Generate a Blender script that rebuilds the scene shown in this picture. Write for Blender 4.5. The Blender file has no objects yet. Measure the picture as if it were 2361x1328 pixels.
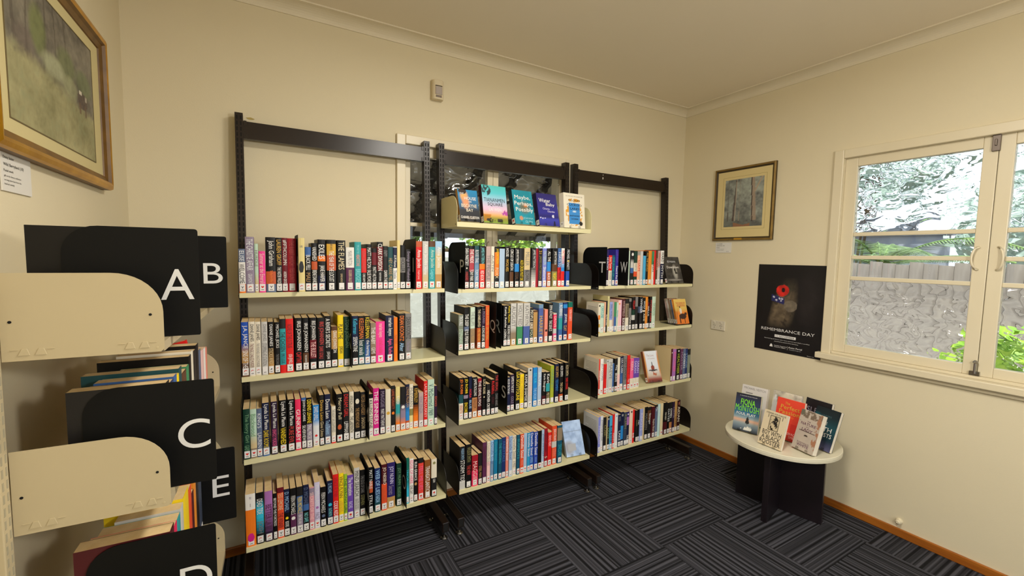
import bpy, math, random
from mathutils import Matrix, Vector
random.seed(7)
S = bpy.context.scene
COL = S.collection
# ------------------------------------------------------------------ camera
cam_data = bpy.data.cameras.new('camera'); cam = bpy.data.objects.new('camera', cam_data); COL.objects.link(cam)
cam_data.sensor_fit = 'HORIZONTAL'; cam_data.sensor_width = 36.0; cam_data.lens = 36.0 * 999.0 / 2361.0
cam_data.clip_start = 0.02
_yaw, _pitch, _roll = math.radians(29.912), math.radians(-4.2817), math.radians(1.0405)
_f = Vector((math.sin(_yaw) * math.cos(_pitch), math.cos(_yaw) * math.cos(_pitch), math.sin(_pitch)))
_r = Vector((math.cos(_yaw), -math.sin(_yaw), 0)); _u = _r.cross(_f)
_r2 = _r * math.cos(_roll) + _u * math.sin(_roll); _u2 = -_r * math.sin(_roll) + _u * math.cos(_roll)
cam.matrix_world = Matrix(((_r2.x, _u2.x, -_f.x, -2.6621), (_r2.y, _u2.y, -_f.y, -2.1598), (_r2.z, _u2.z, -_f.z, 1.5078), (0, 0, 0, 1)))
S.camera = cam
# ------------------------------------------------------------------ sky, sun, view
world = bpy.data.worlds.new('sky'); S.world = world; world.use_nodes = True
wn = world.node_tree
sky = wn.nodes.new('ShaderNodeTexSky'); sky.sky_type = 'HOSEK_WILKIE'; sky.turbidity = 6.0; sky.ground_albedo = 0.5
sky.sun_direction = (-0.45, -0.35, 0.82)
mixw = wn.nodes.new('ShaderNodeMix'); mixw.data_type = 'RGBA'; mixw.inputs[0].default_value = 0.75
mixw.inputs[7].default_value = (0.86, 0.93, 1.0, 1)
wn.links.new(sky.outputs[0], mixw.inputs[6]); wn.links.new(mixw.outputs[2], wn.nodes['Background'].inputs[0])
wn.nodes['Background'].inputs[1].default_value = 2.1
sun_d = bpy.data.lights.new('sun', 'SUN'); sun_d.energy = 5.0; sun_d.angle = 0.02; sun_d.color = (1, 0.95, 0.86)
sun = bpy.data.objects.new('sun', sun_d); COL.objects.link(sun)
sun.rotation_euler = Vector((0.45, 0.35, -0.82)).to_track_quat('-Z', 'Y').to_euler()
S.view_settings.view_transform = 'Standard'; S.view_settings.look = 'None'; S.view_settings.gamma = 1.0
S.view_settings.use_curve_mapping = False
S.view_settings.exposure = 0.0
S.cycles.max_bounces = 8; S.cycles.diffuse_bounces = 4; S.cycles.glossy_bounces = 3; S.cycles.transmission_bounces = 8
S.cycles.sample_clamp_indirect = 6.0
LAMP_POWER = (39.0, 66.0)
# ------------------------------------------------------------------ room dimensions
XL, XR, YB, YF, ZC = -3.158, 0.3567, 0.2894, -3.3, 2.70   # left, right, back, front (behind camera), ceiling

# ------------------------------------------------------------------ colours and materials
PAL = dict(black='0d0b0b', char='1d1b1b', white='e9e6e0', pale='dcdde0', bone='e2d9c4', cream='ddcda4', butter='e3d08c', butter2='c9c08a',
 sand='cfb98c', tan='b98f55', dun='8d7c66', brown='5c3a22', brown2='8a5122', clay='b87b4c', rust='c0562a', orange='ee7a1c', orange2='e08a2c',
 gold='d2a33a', yellow='f2d21c', lime='9cc234', lime2='a3ad2f', olive='8a8450', olivegrey='7f8676', leaf='6f9a72', green='14382a', green2='10695a',
 green3='3f8a5c', mint='b9d3bd', pmint='c5d8c4', pmint2='c0dcd8', teal='2f9aa0', dteal='1d4a50', dteal2='15506a', aqua='7fd0d4', cyan='35b9d8',
 cyan2='2c93c4', dcyan='1776a0', azure='2b86cf', azure2='1f83d0', azure3='4aa6d2', sky='9cc3e4', psky='a9bfd8', steel='6d8fb0', denim='3d64a0',
 denim2='4a5fa0', blue='1f4fb0', blue2='2b46a8', dblue='1d2f66', navy='161c3c', indigo='2b1f62', indigo2='2f2a90', slate='5d6a86', slate2='3a4254',
 peri='7f86d0', peri2='98a2d8', violet='6b46a8', lilac='cfc8e4', orchid='a86cb0', mauve='8d7f94', plum='5a2a4e', dplum='2c1a34', rosegrey='b9a09c',
 pink='ee3f96', dpink='e8305e', magenta='d61f86', rose='ee5f92', rose2='d992a0', rose3='b0404c', rose4='eec0d0', blush='f0c4c0', blush2='e8cdb8',
 salmon='e88a78', peach='eeb494', red='dc1f1c', crim='9c1626', dullred='c23a34', wine='6b1220', dmaroon='4c141a', dmaroon2='341014', vermil='e0502a', vermil2='dd4438',
 grey='7d7a78', pgrey='c6c4bf')
NAMES = dict(black='black', char='charcoal', white='white', pale='pale', bone='off-white', cream='cream', butter='pale yellow', butter2='khaki', sand='sand', tan='tan',
 dun='dull brown', brown='brown', brown2='brown', clay='clay', rust='rust', orange='orange', orange2='orange', gold='gold', yellow='yellow', lime='lime green', lime2='olive green',
 olive='olive', olivegrey='grey-green', leaf='soft green', green='dark green', green2='emerald', green3='mid green', mint='mint', pmint='pale mint', pmint2='icy green', teal='teal',
 dteal='dark teal', dteal2='dark teal', aqua='aqua', cyan='cyan', cyan2='bright blue', dcyan='teal blue', azure='sky blue', azure2='bright blue', azure3='light blue', sky='pale blue', psky='pale blue',
 steel='steel blue', denim='mid blue', denim2='mid blue', blue='royal blue', blue2='royal blue', dblue='dark blue', navy='navy', indigo='indigo', indigo2='violet blue', slate='slate', slate2='dark slate',
 peri='lavender', peri2='lavender', violet='purple', lilac='lilac', orchid='orchid', mauve='mauve', plum='plum', dplum='dark plum', rosegrey='dusty pink', pink='hot pink', dpink='deep pink',
 magenta='magenta', rose='rose pink', rose2='dusty rose', rose3='dusky red', rose4='pale pink', blush='blush', blush2='blush', salmon='salmon', peach='peach', red='red', crim='crimson', dullred='dull red',
 wine='wine red', dmaroon='maroon', dmaroon2='dark maroon', vermil='orange-red', vermil2='orange-red', grey='grey', pgrey='light grey')
def lin(h):
    if h in PAL: h = PAL[h]
    o = []
    for i in (0, 2, 4):
        c = int(h[i:i + 2], 16) / 255
        o.append(c / 12.92 if c <= 0.04045 else ((c + 0.055) / 1.055) ** 2.4)
    return tuple(o)
MATS = {}
def mat(col, rough=0.45, metal=0.0, coat=0.0, spec=0.5):
    if isinstance(col, str): col = lin(col)
    k = (tuple(round(c, 4) for c in col), rough, metal, coat, spec)
    if k in MATS: return MATS[k]
    m = bpy.data.materials.new('paint'); m.use_nodes = True
    b = m.node_tree.nodes['Principled BSDF']
    b.inputs['Base Color'].default_value = (*col, 1); b.inputs['Roughness'].default_value = rough
    b.inputs['Metallic'].default_value = metal; b.inputs['Coat Weight'].default_value = coat
    b.inputs['Specular IOR Level'].default_value = spec
    MATS[k] = m
    return m
def nodemat(name, rough=0.5):
    m = bpy.data.materials.new(name); m.use_nodes = True
    nt = m.node_tree; b = nt.nodes['Principled BSDF']; b.inputs['Roughness'].default_value = rough
    return m, nt, b
def N(nt, t, **kw):
    n = nt.nodes.new(t)
    for k, v in kw.items():
        if k.startswith('i_'):
            key = k[2:]; n.inputs[int(key) if key.isdigit() else key.replace('_', ' ')].default_value = v
        else: setattr(n, k, v)
    return n
def noisy(name, c1, c2, scale, rough=0.6, bump=0.0, bscale=None, stretch=(1, 1, 1)):
    m, nt, b = nodemat(name, rough); L = nt.links.new
    tc = N(nt, 'ShaderNodeTexCoord'); mp = N(nt, 'ShaderNodeMapping'); mp.inputs['Scale'].default_value = stretch
    L(tc.outputs['Object'], mp.inputs[0])
    n1 = N(nt, 'ShaderNodeTexNoise'); n1.inputs['Scale'].default_value = scale; n1.inputs['Detail'].default_value = 4
    L(mp.outputs[0], n1.inputs['Vector'])
    r = N(nt, 'ShaderNodeValToRGB'); r.color_ramp.elements[0].position = 0.3; r.color_ramp.elements[1].position = 0.7
    r.color_ramp.elements[0].color = (*lin(c1), 1); r.color_ramp.elements[1].color = (*lin(c2), 1)
    L(n1.outputs[0], r.inputs[0]); L(r.outputs[0], b.inputs['Base Color'])
    if bump:
        n2 = N(nt, 'ShaderNodeTexNoise'); n2.inputs['Scale'].default_value = bscale or scale * 4
        L(mp.outputs[0], n2.inputs['Vector'])
        bp = N(nt, 'ShaderNodeBump'); bp.inputs['Strength'].default_value = bump; bp.inputs['Distance'].default_value = 0.002
        L(n2.outputs[0], bp.inputs['Height']); L(bp.outputs[0], b.inputs['Normal'])
    return m
def colattr(name, rough=0.5, coat=0.0):
    m, nt, b = nodemat(name, rough); b.inputs['Coat Weight'].default_value = coat
    a = N(nt, 'ShaderNodeVertexColor'); a.layer_name = 'Col'; nt.links.new(a.outputs[0], b.inputs['Base Color'])
    return m
M_WALL = noisy('wall_paint', 'dbd0b2', 'd9cdae', 1.2, 0.7, 0.12, 220)
M_CEIL = noisy('ceiling_paint', 'eadfca', 'e8ddc6', 1.5, 0.8, 0.08, 200)
M_TRIM = noisy('cream_gloss_paint', 'dbd0b4', 'd8ccae', 3, 0.35, 0.03, 90)
M_CORN = noisy('cornice_paint', 'e0d6be', 'ddd2b8', 3, 0.6)
M_WOOD = noisy('varnished_timber', '8a4a16', 'a8641f', 5, 0.35, 0.05, 40, (1, 1, 12))
M_SHELF = noisy('cream_enamel', 'dcd4a8', 'dad2a4', 4, 0.28)
M_WHITE = noisy('ivory_enamel', 'bfb08e', 'bcad8a', 4, 0.35)
M_FRAME = noisy('dark_bronze_enamel', '1c120c', '21160f', 8, 0.3, 0.03, 300)
M_BLACK = noisy('black_enamel', '100b08', '150f0b', 8, 0.4)
M_BLACK.node_tree.nodes['Principled BSDF'].inputs['Specular IOR Level'].default_value = 0.35
M_FRAME.node_tree.nodes['Principled BSDF'].inputs['Specular IOR Level'].default_value = 0.4
M_SIGN = mat('080807', 0.6, 0, 0, 0.2)
M_SLOT = mat('020202', 0.9)
M_PAGE = noisy('paper_edges', 'd4b580', 'e2c898', 30, 0.85, 0.25, 400, (1, 1, 1))
M_PAGEW = noisy('white_paper_edges', 'd8cfbd', 'e4dccb', 30, 0.85, 0.2, 400)
M_STICK = mat('e8e5e2', 0.4)
M_LETTER = mat('dcdcda', 0.5)
M_CHROME = mat('9a9894', 0.25, 1.0)
M_STEEL = mat('6a6058', 0.35, 0.8)
M_ART = colattr('printed_art', 0.45, 0.0)
M_PAINT = colattr('pastel_painting', 0.8)
# ------------------------------------------------------------------ mesh helpers
class G:
    def __init__(s): s.v = []; s.f = []; s.m = []; s.sm = []
    def poly(s, pts, mi=0):
        b = len(s.v); s.v += [tuple(p) for p in pts]; s.f.append(tuple(range(b, b + len(pts)))); s.m.append(mi)
    def box(s, x0, x1, y0, y1, z0, z1, mi=0):
        b = len(s.v)
        s.v += [(x0, y0, z0), (x1, y0, z0), (x1, y1, z0), (x0, y1, z0), (x0, y0, z1), (x1, y0, z1), (x1, y1, z1), (x0, y1, z1)]
        for q in ((3, 2, 1, 0), (4, 5, 6, 7), (0, 1, 5, 4), (1, 2, 6, 5), (2, 3, 7, 6), (3, 0, 4, 7)):
            s.f.append(tuple(b + i for i in q)); s.m.append(mi)
        return s
    def prism(s, pts, axis, a0, a1, mi=0):      # pts: 2-D polygon; axis: 'x','y','z' of extrusion
        def P(p, a):
            return (a, p[0], p[1]) if axis == 'x' else (p[0], a, p[1]) if axis == 'y' else (p[0], p[1], a)
        n = len(pts); b = len(s.v)
        s.v += [P(p, a0) for p in pts] + [P(p, a1) for p in pts]
        s.f.append(tuple(range(b, b + n))[::-1]); s.m.append(mi)
        s.f.append(tuple(range(b + n, b + 2 * n))); s.m.append(mi)
        for i in range(n):
            j = (i + 1) % n
            s.f.append((b + i, b + j, b + n + j, b + n + i)); s.m.append(mi)
        return s
    def lathe(s, prof, cx, cy, seg=24, mi=0):    # prof: (radius, z)
        b = len(s.v); n = len(prof)
        for i in range(seg):
            a = 2 * math.pi * i / seg
            s.v += [(cx + r * math.cos(a), cy + r * math.sin(a), z) for r, z in prof]
        for i in range(seg):
            j = (i + 1) % seg
            for k in range(n - 1):
                s.f.append((b + i * n + k, b + j * n + k, b + j * n + k + 1, b + i * n + k + 1)); s.m.append(mi)
        s.f.append(tuple(b + i * n for i in range(seg))[::-1]); s.m.append(mi)
        s.f.append(tuple(b + i * n + n - 1 for i in range(seg))); s.m.append(mi)
        return s
    def tube(s, pts, r, seg=8, mi=0):
        b = len(s.v); n = len(pts)
        for i, p in enumerate(pts):
            p = Vector(p); d = (Vector(pts[min(i + 1, n - 1)]) - Vector(pts[max(i - 1, 0)])).normalized()
            a = d.orthogonal().normalized(); c = d.cross(a)
            for k in range(seg):
                t = 2 * math.pi * k / seg; s.v.append(tuple(p + (a * math.cos(t) + c * math.sin(t)) * r))
        for i in range(n - 1):
            for k in range(seg):
                l = (k + 1) % seg
                s.f.append((b + i * seg + k, b + i * seg + l, b + (i + 1) * seg + l, b + (i + 1) * seg + k)); s.m.append(mi)
        s.f.append(tuple(b + k for k in range(seg))[::-1]); s.m.append(mi)
        s.f.append(tuple(b + (n - 1) * seg + k for k in range(seg))); s.m.append(mi)
        return s
    def mesh(s, name, mats):
        me = bpy.data.meshes.new(name); me.from_pydata(s.v, [], s.f)
        for m in (mats if isinstance(mats, (list, tuple)) else [mats]): me.materials.append(m)
        if any(s.m): me.polygons.foreach_set('material_index', s.m)
        me.update(); return me
    def build(s, name, mats, parent=None, loc=None, rotz=0.0, bevel=0.0, smooth=False):
        return link(s.mesh(name, mats), name, parent, loc, rotz, bevel, smooth)
def link(me, name, parent=None, loc=None, rotz=0.0, bevel=0.0, smooth=False):
    o = bpy.data.objects.new(name, me); COL.objects.link(o)
    if parent is not None: o.parent = parent
    if loc is not None: o.location = loc
    if rotz: o.rotation_euler = (0, 0, rotz)
    if smooth:
        me.polygons.foreach_set('use_smooth', [True] * len(me.polygons))
    if bevel:
        b = o.modifiers.new('bevel', 'BEVEL'); b.width = bevel; b.segments = 2; b.limit_method = 'ANGLE'
    return o
def empty(name, loc=(0, 0, 0), rotz=0.0):
    o = bpy.data.objects.new(name, None); COL.objects.link(o); o.location = loc; o.rotation_euler = (0, 0, rotz); o.empty_display_size = 0.05
    return o
def tag(o, label, cat, group=None):
    o['label'] = label; o['category'] = cat
    if group: o['group'] = group
    return o
def struct(o, label=None):
    o['kind'] = 'structure'
    if label: o['label'] = label
    return o
TXT = []
def text(s, parent, O, r, u, w, h, m, name='lettering', keep=True, align='c', amin=0.55, amax=1.5):
    """text s inside the w x h box whose lower left corner is O, along unit vectors r and u"""
    TXT.append((s, parent, Vector(O), Vector(r), Vector(u), w, h, m, name, keep, align, amin, amax))
def flush_text():
    obs = {}
    for t in TXT:
        if t[0] not in obs:
            c = bpy.data.curves.new('t', 'FONT'); c.body = t[0]; c.resolution_u = 8 if len(t[0]) == 1 else 2; c.space_line = 0.9; c.offset = 0.0 if len(t[0]) == 1 or len(t[0]) > 24 or 'M' in t[0] else 0.006
            o = bpy.data.objects.new('t', c); COL.objects.link(o); obs[t[0]] = o
    dg = bpy.context.evaluated_depsgraph_get(); dg.update(); ms = {}
    for s, o in obs.items():
        me = bpy.data.meshes.new_from_object(o.evaluated_get(dg))
        ms[s] = me
    for o in obs.values():
        c = o.data; bpy.data.objects.remove(o); bpy.data.curves.remove(c)
    cache = {}
    for s, parent, O, r, u, w, h, m, name, keep, align, amin, amax in TXT:
        me = ms[s]
        if not me.vertices: continue
        k = (s, m.name)
        if k not in cache:
            me2 = me.copy(); me2.materials.clear(); me2.materials.append(m); me2.name = name
            xs = [v.co.x for v in me2.vertices]; ys = [v.co.y for v in me2.vertices]
            cache[k] = (me2, min(xs), max(xs), min(ys), max(ys))
        me2, x0, x1, y0, y1 = cache[k]
        sy = h / max(y1 - y0, 1e-4); sx = w / max(x1 - x0, 1e-4)
        if sx > sy * amax: sx = sy * amax
        if sx < sy * amin: sy = sx / amin
        tw, th = (x1 - x0) * sx, (y1 - y0) * sy
        n = r.cross(u)
        ox = (w - tw) / 2 if align == 'c' else 0.0
        P = O + r * (ox - x0 * sx) + u * ((h - th) / 2 - y0 * sy)
        ob = bpy.data.objects.new(name, me2); COL.objects.link(ob); ob.parent = parent
        ob.matrix_local = Matrix(((r.x * sx, u.x * sy, n.x, P.x), (r.y * sx, u.y * sy, n.y, P.y), (r.z * sx, u.z * sy, n.z, P.z), (0, 0, 0, 1)))
_H = {}
def vn(x, y, s=0):
    def h(i, j):
        k = (i, j, s)
        if k not in _H: _H[k] = random.Random(i * 7919 + j * 104729 + s * 31).random()
        return _H[k]
    i, j = math.floor(x), math.floor(y); a, b = x - i, y - j; a = a * a * (3 - 2 * a); b = b * b * (3 - 2 * b)
    return (h(i, j) * (1 - a) + h(i + 1, j) * a) * (1 - b) + (h(i, j + 1) * (1 - a) + h(i + 1, j + 1) * a) * b
def fbm(x, y, s=0): return 0.55 * vn(x, y, s) + 0.3 * vn(2.1 * x, 2.1 * y, s + 1) + 0.15 * vn(4.3 * x, 4.3 * y, s + 2)
def mixc(a, b, t):
    t = max(0, min(1, t)); return tuple(p * (1 - t) + q * t for p, q in zip(a, b))
def paint(name, w, h, nx, ny, fn, parent, O, r, u, m=None):
    """flat print: grid of nx x ny faces, colour fn(s, t) with s right, t up, both 0..1"""
    O, r, u = Vector(O), Vector(r), Vector(u); vs = []; cs = []
    for j in range(ny + 1):
        for i in range(nx + 1):
            s, t = i / nx, j / ny; vs.append(tuple(O + r * (w * s) + u * (h * t))); c = fn(s, t); cs += [c[0], c[1], c[2], 1.0]
    fs = [(j * (nx + 1) + i, j * (nx + 1) + i + 1, (j + 1) * (nx + 1) + i + 1, (j + 1) * (nx + 1) + i) for j in range(ny) for i in range(nx)]
    me = bpy.data.meshes.new(name); me.from_pydata(vs, [], fs)
    a = me.color_attributes.new('Col', 'FLOAT_COLOR', 'POINT'); a.data.foreach_set('color', cs)
    me.materials.append(m or M_ART); me.update()
    return link(me, name, parent)
# ------------------------------------------------------------------ the room: floor, walls, ceiling, trims
floor = struct(G().box(XL - 0.1, XR + 0.1, YF - 0.1, YB + 0.1, -0.06, -0.006).build('floor', mat('0a0a0b', 0.9)))
def carpet_material():
    m, nt, b = nodemat('ribbed_carpet', 0.95); L = nt.links.new
    tc = N(nt, 'ShaderNodeTexCoord'); oi = N(nt, 'ShaderNodeObjectInfo')
    sx = N(nt, 'ShaderNodeSeparateXYZ'); L(tc.outputs['Object'], sx.inputs[0])
    off = N(nt, 'ShaderNodeMath', operation='MULTIPLY'); off.inputs[1].default_value = 37.0; L(oi.outputs['Random'], off.inputs[0])
    ad = N(nt, 'ShaderNodeMath', operation='ADD'); L(sx.outputs[0], ad.inputs[0]); L(off.outputs[0], ad.inputs[1])
    nz = N(nt, 'ShaderNodeTexNoise', noise_dimensions='1D'); nz.inputs['Scale'].default_value = 62.0; nz.inputs['Detail'].default_value = 1.5
    L(ad.outputs[0], nz.inputs['W'])
    rp = N(nt, 'ShaderNodeValToRGB'); cr = rp.color_ramp; cr.elements[0].position = 0.36; cr.elements[0].color = (*lin('161618'), 1)
    cr.elements[1].position = 0.62; cr.elements[1].color = (*lin('4a4a50'), 1)
    e = cr.elements.new(0.5); e.color = (*lin('303034'), 1)
    L(nz.outputs[0], rp.inputs[0])
    fz = N(nt, 'ShaderNodeTexNoise'); fz.inputs['Scale'].default_value = 420.0; L(tc.outputs['Object'], fz.inputs['Vector'])
    mx = N(nt, 'ShaderNodeMix', data_type='RGBA', blend_type='MULTIPLY'); mx.inputs[0].default_value = 0.6
    L(rp.outputs[0], mx.inputs[6]); L(fz.outputs[0], mx.inputs[7])
    sc = N(nt, 'ShaderNodeMix', data_type='RGBA', blend_type='MULTIPLY'); sc.inputs[0].default_value = 1.0; sc.inputs[7].default_value = (1.35, 1.35, 1.4, 1)
    L(mx.outputs[2], sc.inputs[6]); L(sc.outputs[2], b.inputs['Base Color'])
    b.inputs['Specular IOR Level'].default_value = 0.15
    bp = N(nt, 'ShaderNodeBump'); bp.inputs['Strength'].default_value = 0.7; bp.inputs['Distance'].default_value = 0.004
    L(nz.outputs[0], bp.inputs['Height']); L(bp.outputs[0], b.inputs['Normal'])
    return m
M_CARPET = carpet_material()
tile_cache = {}
for i in range(-4, 4):
    for j in range(-9, 2):
        x0, x1 = -1.371 + 0.5 * i, -1.371 + 0.5 * (i + 1); y0, y1 = -0.192 + 0.5 * j, -0.192 + 0.5 * (j + 1)
        cx, cy = (x0 + x1) / 2, (y0 + y1) / 2
        x0, x1, y0, y1 = max(x0, XL), min(x1, XR), max(y0, YF), min(y1, YB)
        if x1 - x0 < 0.02 or y1 - y0 < 0.02: continue
        turn = (i + j) % 2 == 0          # stripes along x on every other tile
        g = G()
        for (a, b2) in ((x0 + 0.0006 - cx, x1 - 0.0006 - cx),):
            c, d = y0 + 0.0006 - cy, y1 - 0.0006 - cy
            if turn: g.box(c, d, -b2, -a, -0.006, 0.0)
            else: g.box(a, b2, c, d, -0.006, 0.0)
        key = tuple(round(q, 4) for q in (x0 - cx, x1 - cx, y0 - cy, y1 - cy, turn))
        if key not in tile_cache: tile_cache[key] = g.mesh('carpet_tile', M_CARPET)
        link(tile_cache[key], 'carpet_tile', floor, (cx, cy, 0), math.pi / 2 if turn else 0)
struct(G().box(XL - 0.1, XR + 0.1, YF - 1.5, YB + 0.1, ZC, ZC + 0.15).build('ceiling', M_CEIL))  # slab extended unseen past the front wall to keep sun out of the doorway
BW = (-2.01, -0.805)      # back window, architrave outer edges in x
RW = (-0.811, -2.161)     # right window, architrave outer edges in y
WZ0, WZ1 = 0.915, 2.168
g = G(); a = 0.035; T = 0.16
g.box(XL - T, BW[0] + a, YB, YB + T, -0.3, ZC + 0.1); g.box(BW[1] - a, XR + T, YB, YB + T, -0.3, ZC + 0.1)
g.box(BW[0] + a, BW[1] - a, YB, YB + T, -0.3, WZ0 + 0.03); g.box(BW[0] + a, BW[1] - a, YB, YB + T, WZ1 - a, ZC + 0.1)
struct(g.build('wall_back', M_WALL))
g = G()
g.box(XR, XR + T, RW[0] - a, YB, -0.3, ZC + 0.1); g.box(XR, XR + T, YF - T, RW[1] + a, -0.3, ZC + 0.1)
g.box(XR, XR + T, RW[1] + a, RW[0] - a, -0.3, WZ0 + 0.03); g.box(XR, XR + T, RW[1] + a, RW[0] - a, WZ1 - a, ZC + 0.1)
struct(g.build('wall_right', M_WALL))
struct(G().box(XL - T, XL, YF - T, YB, -0.3, ZC + 0.1).build('wall_left', M_WALL))
DX0, DX1, DZ1 = -2.45, 0.05, 2.2      # wide unseen opening, added to let daylight in from behind the viewer
struct(G().box(XL, DX0, YF - T, YF, -0.3, ZC + 0.1).box(DX1, XR, YF - T, YF, -0.3, ZC + 0.1).box(DX0, DX1, YF - T, YF, DZ1, ZC + 0.1).build('wall_front', M_WALL))
g = G(); g.box(DX0 - 0.07, DX0 + 0.012, YF - T - 0.01, YF + 0.018, 0, DZ1 + 0.07); g.box(DX1 - 0.012, DX1 + 0.07, YF - T - 0.01, YF + 0.018, 0, DZ1 + 0.07); g.box(DX0 + 0.012, DX1 - 0.012, YF - T - 0.01, YF + 0.018, DZ1 - 0.012, DZ1 + 0.07)
struct(g.build('added_door_1', M_TRIM, bevel=0.004), 'cream frame of the added daylight doorway behind the viewer')
# scotia cornices
cz = 2.651
prof = [(0, cz), (0.006, cz)] + [(0.006 + 0.064 * (1 - math.cos(t)), cz + 0.042 * math.sin(t)) for t in [k * math.pi / 14 for k in range(8)]] + [(0.078, cz + 0.042), (0.078, ZC), (0, ZC)]
g = G(); g.prism([(YB - p, z) for p, z in prof], 'x', XL, XR); struct(g.build('trim_1', M_CORN), 'cream scotia cornice along the back wall')
g = G(); g.prism([(XR - p, z) for p, z in prof], 'y', YF, YB); struct(g.build('trim_2', M_CORN), 'cream scotia cornice along the right wall')
g = G(); g.prism([(XL + p, z) for p, z in prof], 'y', YF, YB); struct(g.build('trim_3', M_CORN), 'cream scotia cornice along the left wall')
# timber skirting boards
bh = 0.046
for nm, q in (('baseboard_right', (XR - 0.014, XR, YF, YB - 0.014)), ('baseboard_back', (XL + 0.014, XR, YB - 0.014, YB)), ('baseboard_left', (XL, XL + 0.014, YF, YB - 0.014))):
    struct(G().box(*q, 0.0, bh).build(nm, M_WOOD, bevel=0.004), 'varnished brown timber skirting board')
# ------------------------------------------------------------------ windows
def glass(name, bumpy, c=(0.97, 0.99, 0.99)):
    m, nt, b = nodemat(name, 0.0); L = nt.links.new
    b.inputs['Base Color'].default_value = (*c, 1); b.inputs['Transmission Weight'].default_value = 1.0; b.inputs['IOR'].default_value = 1.45
    if bumpy:
        tc = N(nt, 'ShaderNodeTexCoord'); mp = N(nt, 'ShaderNodeMapping'); mp.inputs['Scale'].default_value = (1.0, 1.0, 1.7); L(tc.outputs['Object'], mp.inputs[0])
        n1 = N(nt, 'ShaderNodeTexNoise'); n1.inputs['Scale'].default_value = 9.0; n1.inputs['Detail'].default_value = 0.5; n1.inputs['Distortion'].default_value = 0.6
        L(mp.outputs[0], n1.inputs['Vector'])
        bp = N(nt, 'ShaderNodeBump'); bp.inputs['Strength'].default_value = 1.0; bp.inputs['Distance'].default_value = 0.05
        L(n1.outputs[0], bp.inputs['Height']); L(bp.outputs[0], b.inputs['Normal'])
    return m
M_CLEAR = glass('clear_glass', False); M_RIPPLE = glass('rippled_glass', True)
def window(name, loc, rotz, W, g1, g2, gz, rails, label):
    root = struct(empty(name, loc, rotz), label); A = 0.05
    g = G(); o = -0.018
    g.box(0, A, o, 0.0, WZ0, WZ1); g.box(W - A, W, o, 0.0, WZ0, WZ1); g.box(A, W - A, o, 0.0, WZ1 - A, WZ1)
    g.build('architrave', M_TRIM, root, bevel=0.004)
    g = G(); g.box(-0.02, W + 0.02, -0.045, 0.0, WZ0 - 0.005, WZ0 + 0.03); g.box(0, W, -0.016, 0.0, WZ0 - 0.03, WZ0 - 0.005)
    g.build('sill', M_TRIM, root, bevel=0.004)
    # jambs lining the opening
    g = G(); e = 0.036
    g.box(e, e + 0.014, 0.0, 0.15, WZ0 + 0.031, WZ1 - e); g.box(W - e - 0.014, W - e, 0.0, 0.15, WZ0 + 0.031, WZ1 - e)
    g.box(e, W - e, 0.0, 0.15, WZ1 - e - 0.014, WZ1 - e); g.box(e, W - e, 0.0, 0.15, WZ0 + 0.031, WZ0 + 0.045)
    g.build('jamb', M_TRIM, root)
    zb, zt = WZ0 + 0.045, WZ1 - e - 0.014; mid = (g1[1] + g2[0]) / 2
    for k, (a0, a1, s0, s1) in enumerate(((g1[0], g1[1], 0.05, mid - 0.001), (g2[0], g2[1], mid + 0.001, W - 0.05))):
        s = empty('sash'); s.parent = root; y0, y1 = 0.012, 0.05
        g = G(); g.box(s0, a0, y0, y1, zb, zt); g.box(a1, s1, y0, y1, zb, zt); g.box(a0, a1, y0, y1, zb, gz[0]); g.box(a0, a1, y0, y1, gz[1], zt)
        for r in rails: g.box(a0, a1, y0 + 0.004, y1 - 0.004, r - 0.011, r + 0.011)
        g.build('sash_frame', M_TRIM, s, bevel=0.003)
        zs = [gz[0]] + [v for r in reversed(rails) for v in (r - 0.011, r + 0.011)] + [gz[1]]
        for q in range(4):
            z0, z1 = zs[2 * q], zs[2 * q + 1]
            G().box(a0 + 0.0005, a1 - 0.0005, 0.028, 0.032, z0 + 0.0005, z1 - 0.0005).build('pane', M_RIPPLE if q in (0, 3) else M_CLEAR, s)
        hx = (a1 + s1) / 2 if k == 0 else (s0 + a0) / 2
        sg = 1 if k == 0 else -1
        pts = [(hx - sg * (0.004 + 0.022 * math.sin(t)), y0 - 0.002 - 0.020 * math.sin(t), 1.535 + 0.055 * math.cos(t)) for t in [q * math.pi / 10 for q in range(11)]]
        G().tube(pts, 0.005).build('handle', M_TRIM, s, smooth=True)
    G().box(mid - 0.022, mid + 0.006, -0.001, 0.012, zt - 0.075, zt + 0.008).box(mid - 0.012, mid - 0.004, -0.008, -0.001, zt - 0.05, zt - 0.02).build('barrel_bolt', M_STEEL, root, bevel=0.002)
    g = G(); g.box(mid - 0.024, mid + 0.012, -0.004, 0.012, zb + 0.002, zb + 0.022); g.tube([(mid - 0.004, -0.006, zb + 0.012), (mid - 0.004, -0.006, zb + 0.062)], 0.006)
    g.lathe([(0.004, zb + 0.06), (0.011, zb + 0.068), (0.004, zb + 0.078)], mid - 0.004, -0.006, 10); g.build('latch', M_CHROME, root)
    return root
window('window_1', (BW[0], YB, 0), 0, 1.205, (0.085, 0.575), (0.652, 1.128), (1.012, 2.062), (1.677, 1.534, 1.41), 'cream casement window behind the middle shelving bay')
window('window_2', (XR, RW[0], 0), -math.pi / 2, 1.35, (0.112, 0.622), (0.728, 1.238), (1.009, 2.066), (1.669, 1.534, 1.41), 'cream casement window with rippled panes in the right wall')
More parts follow.
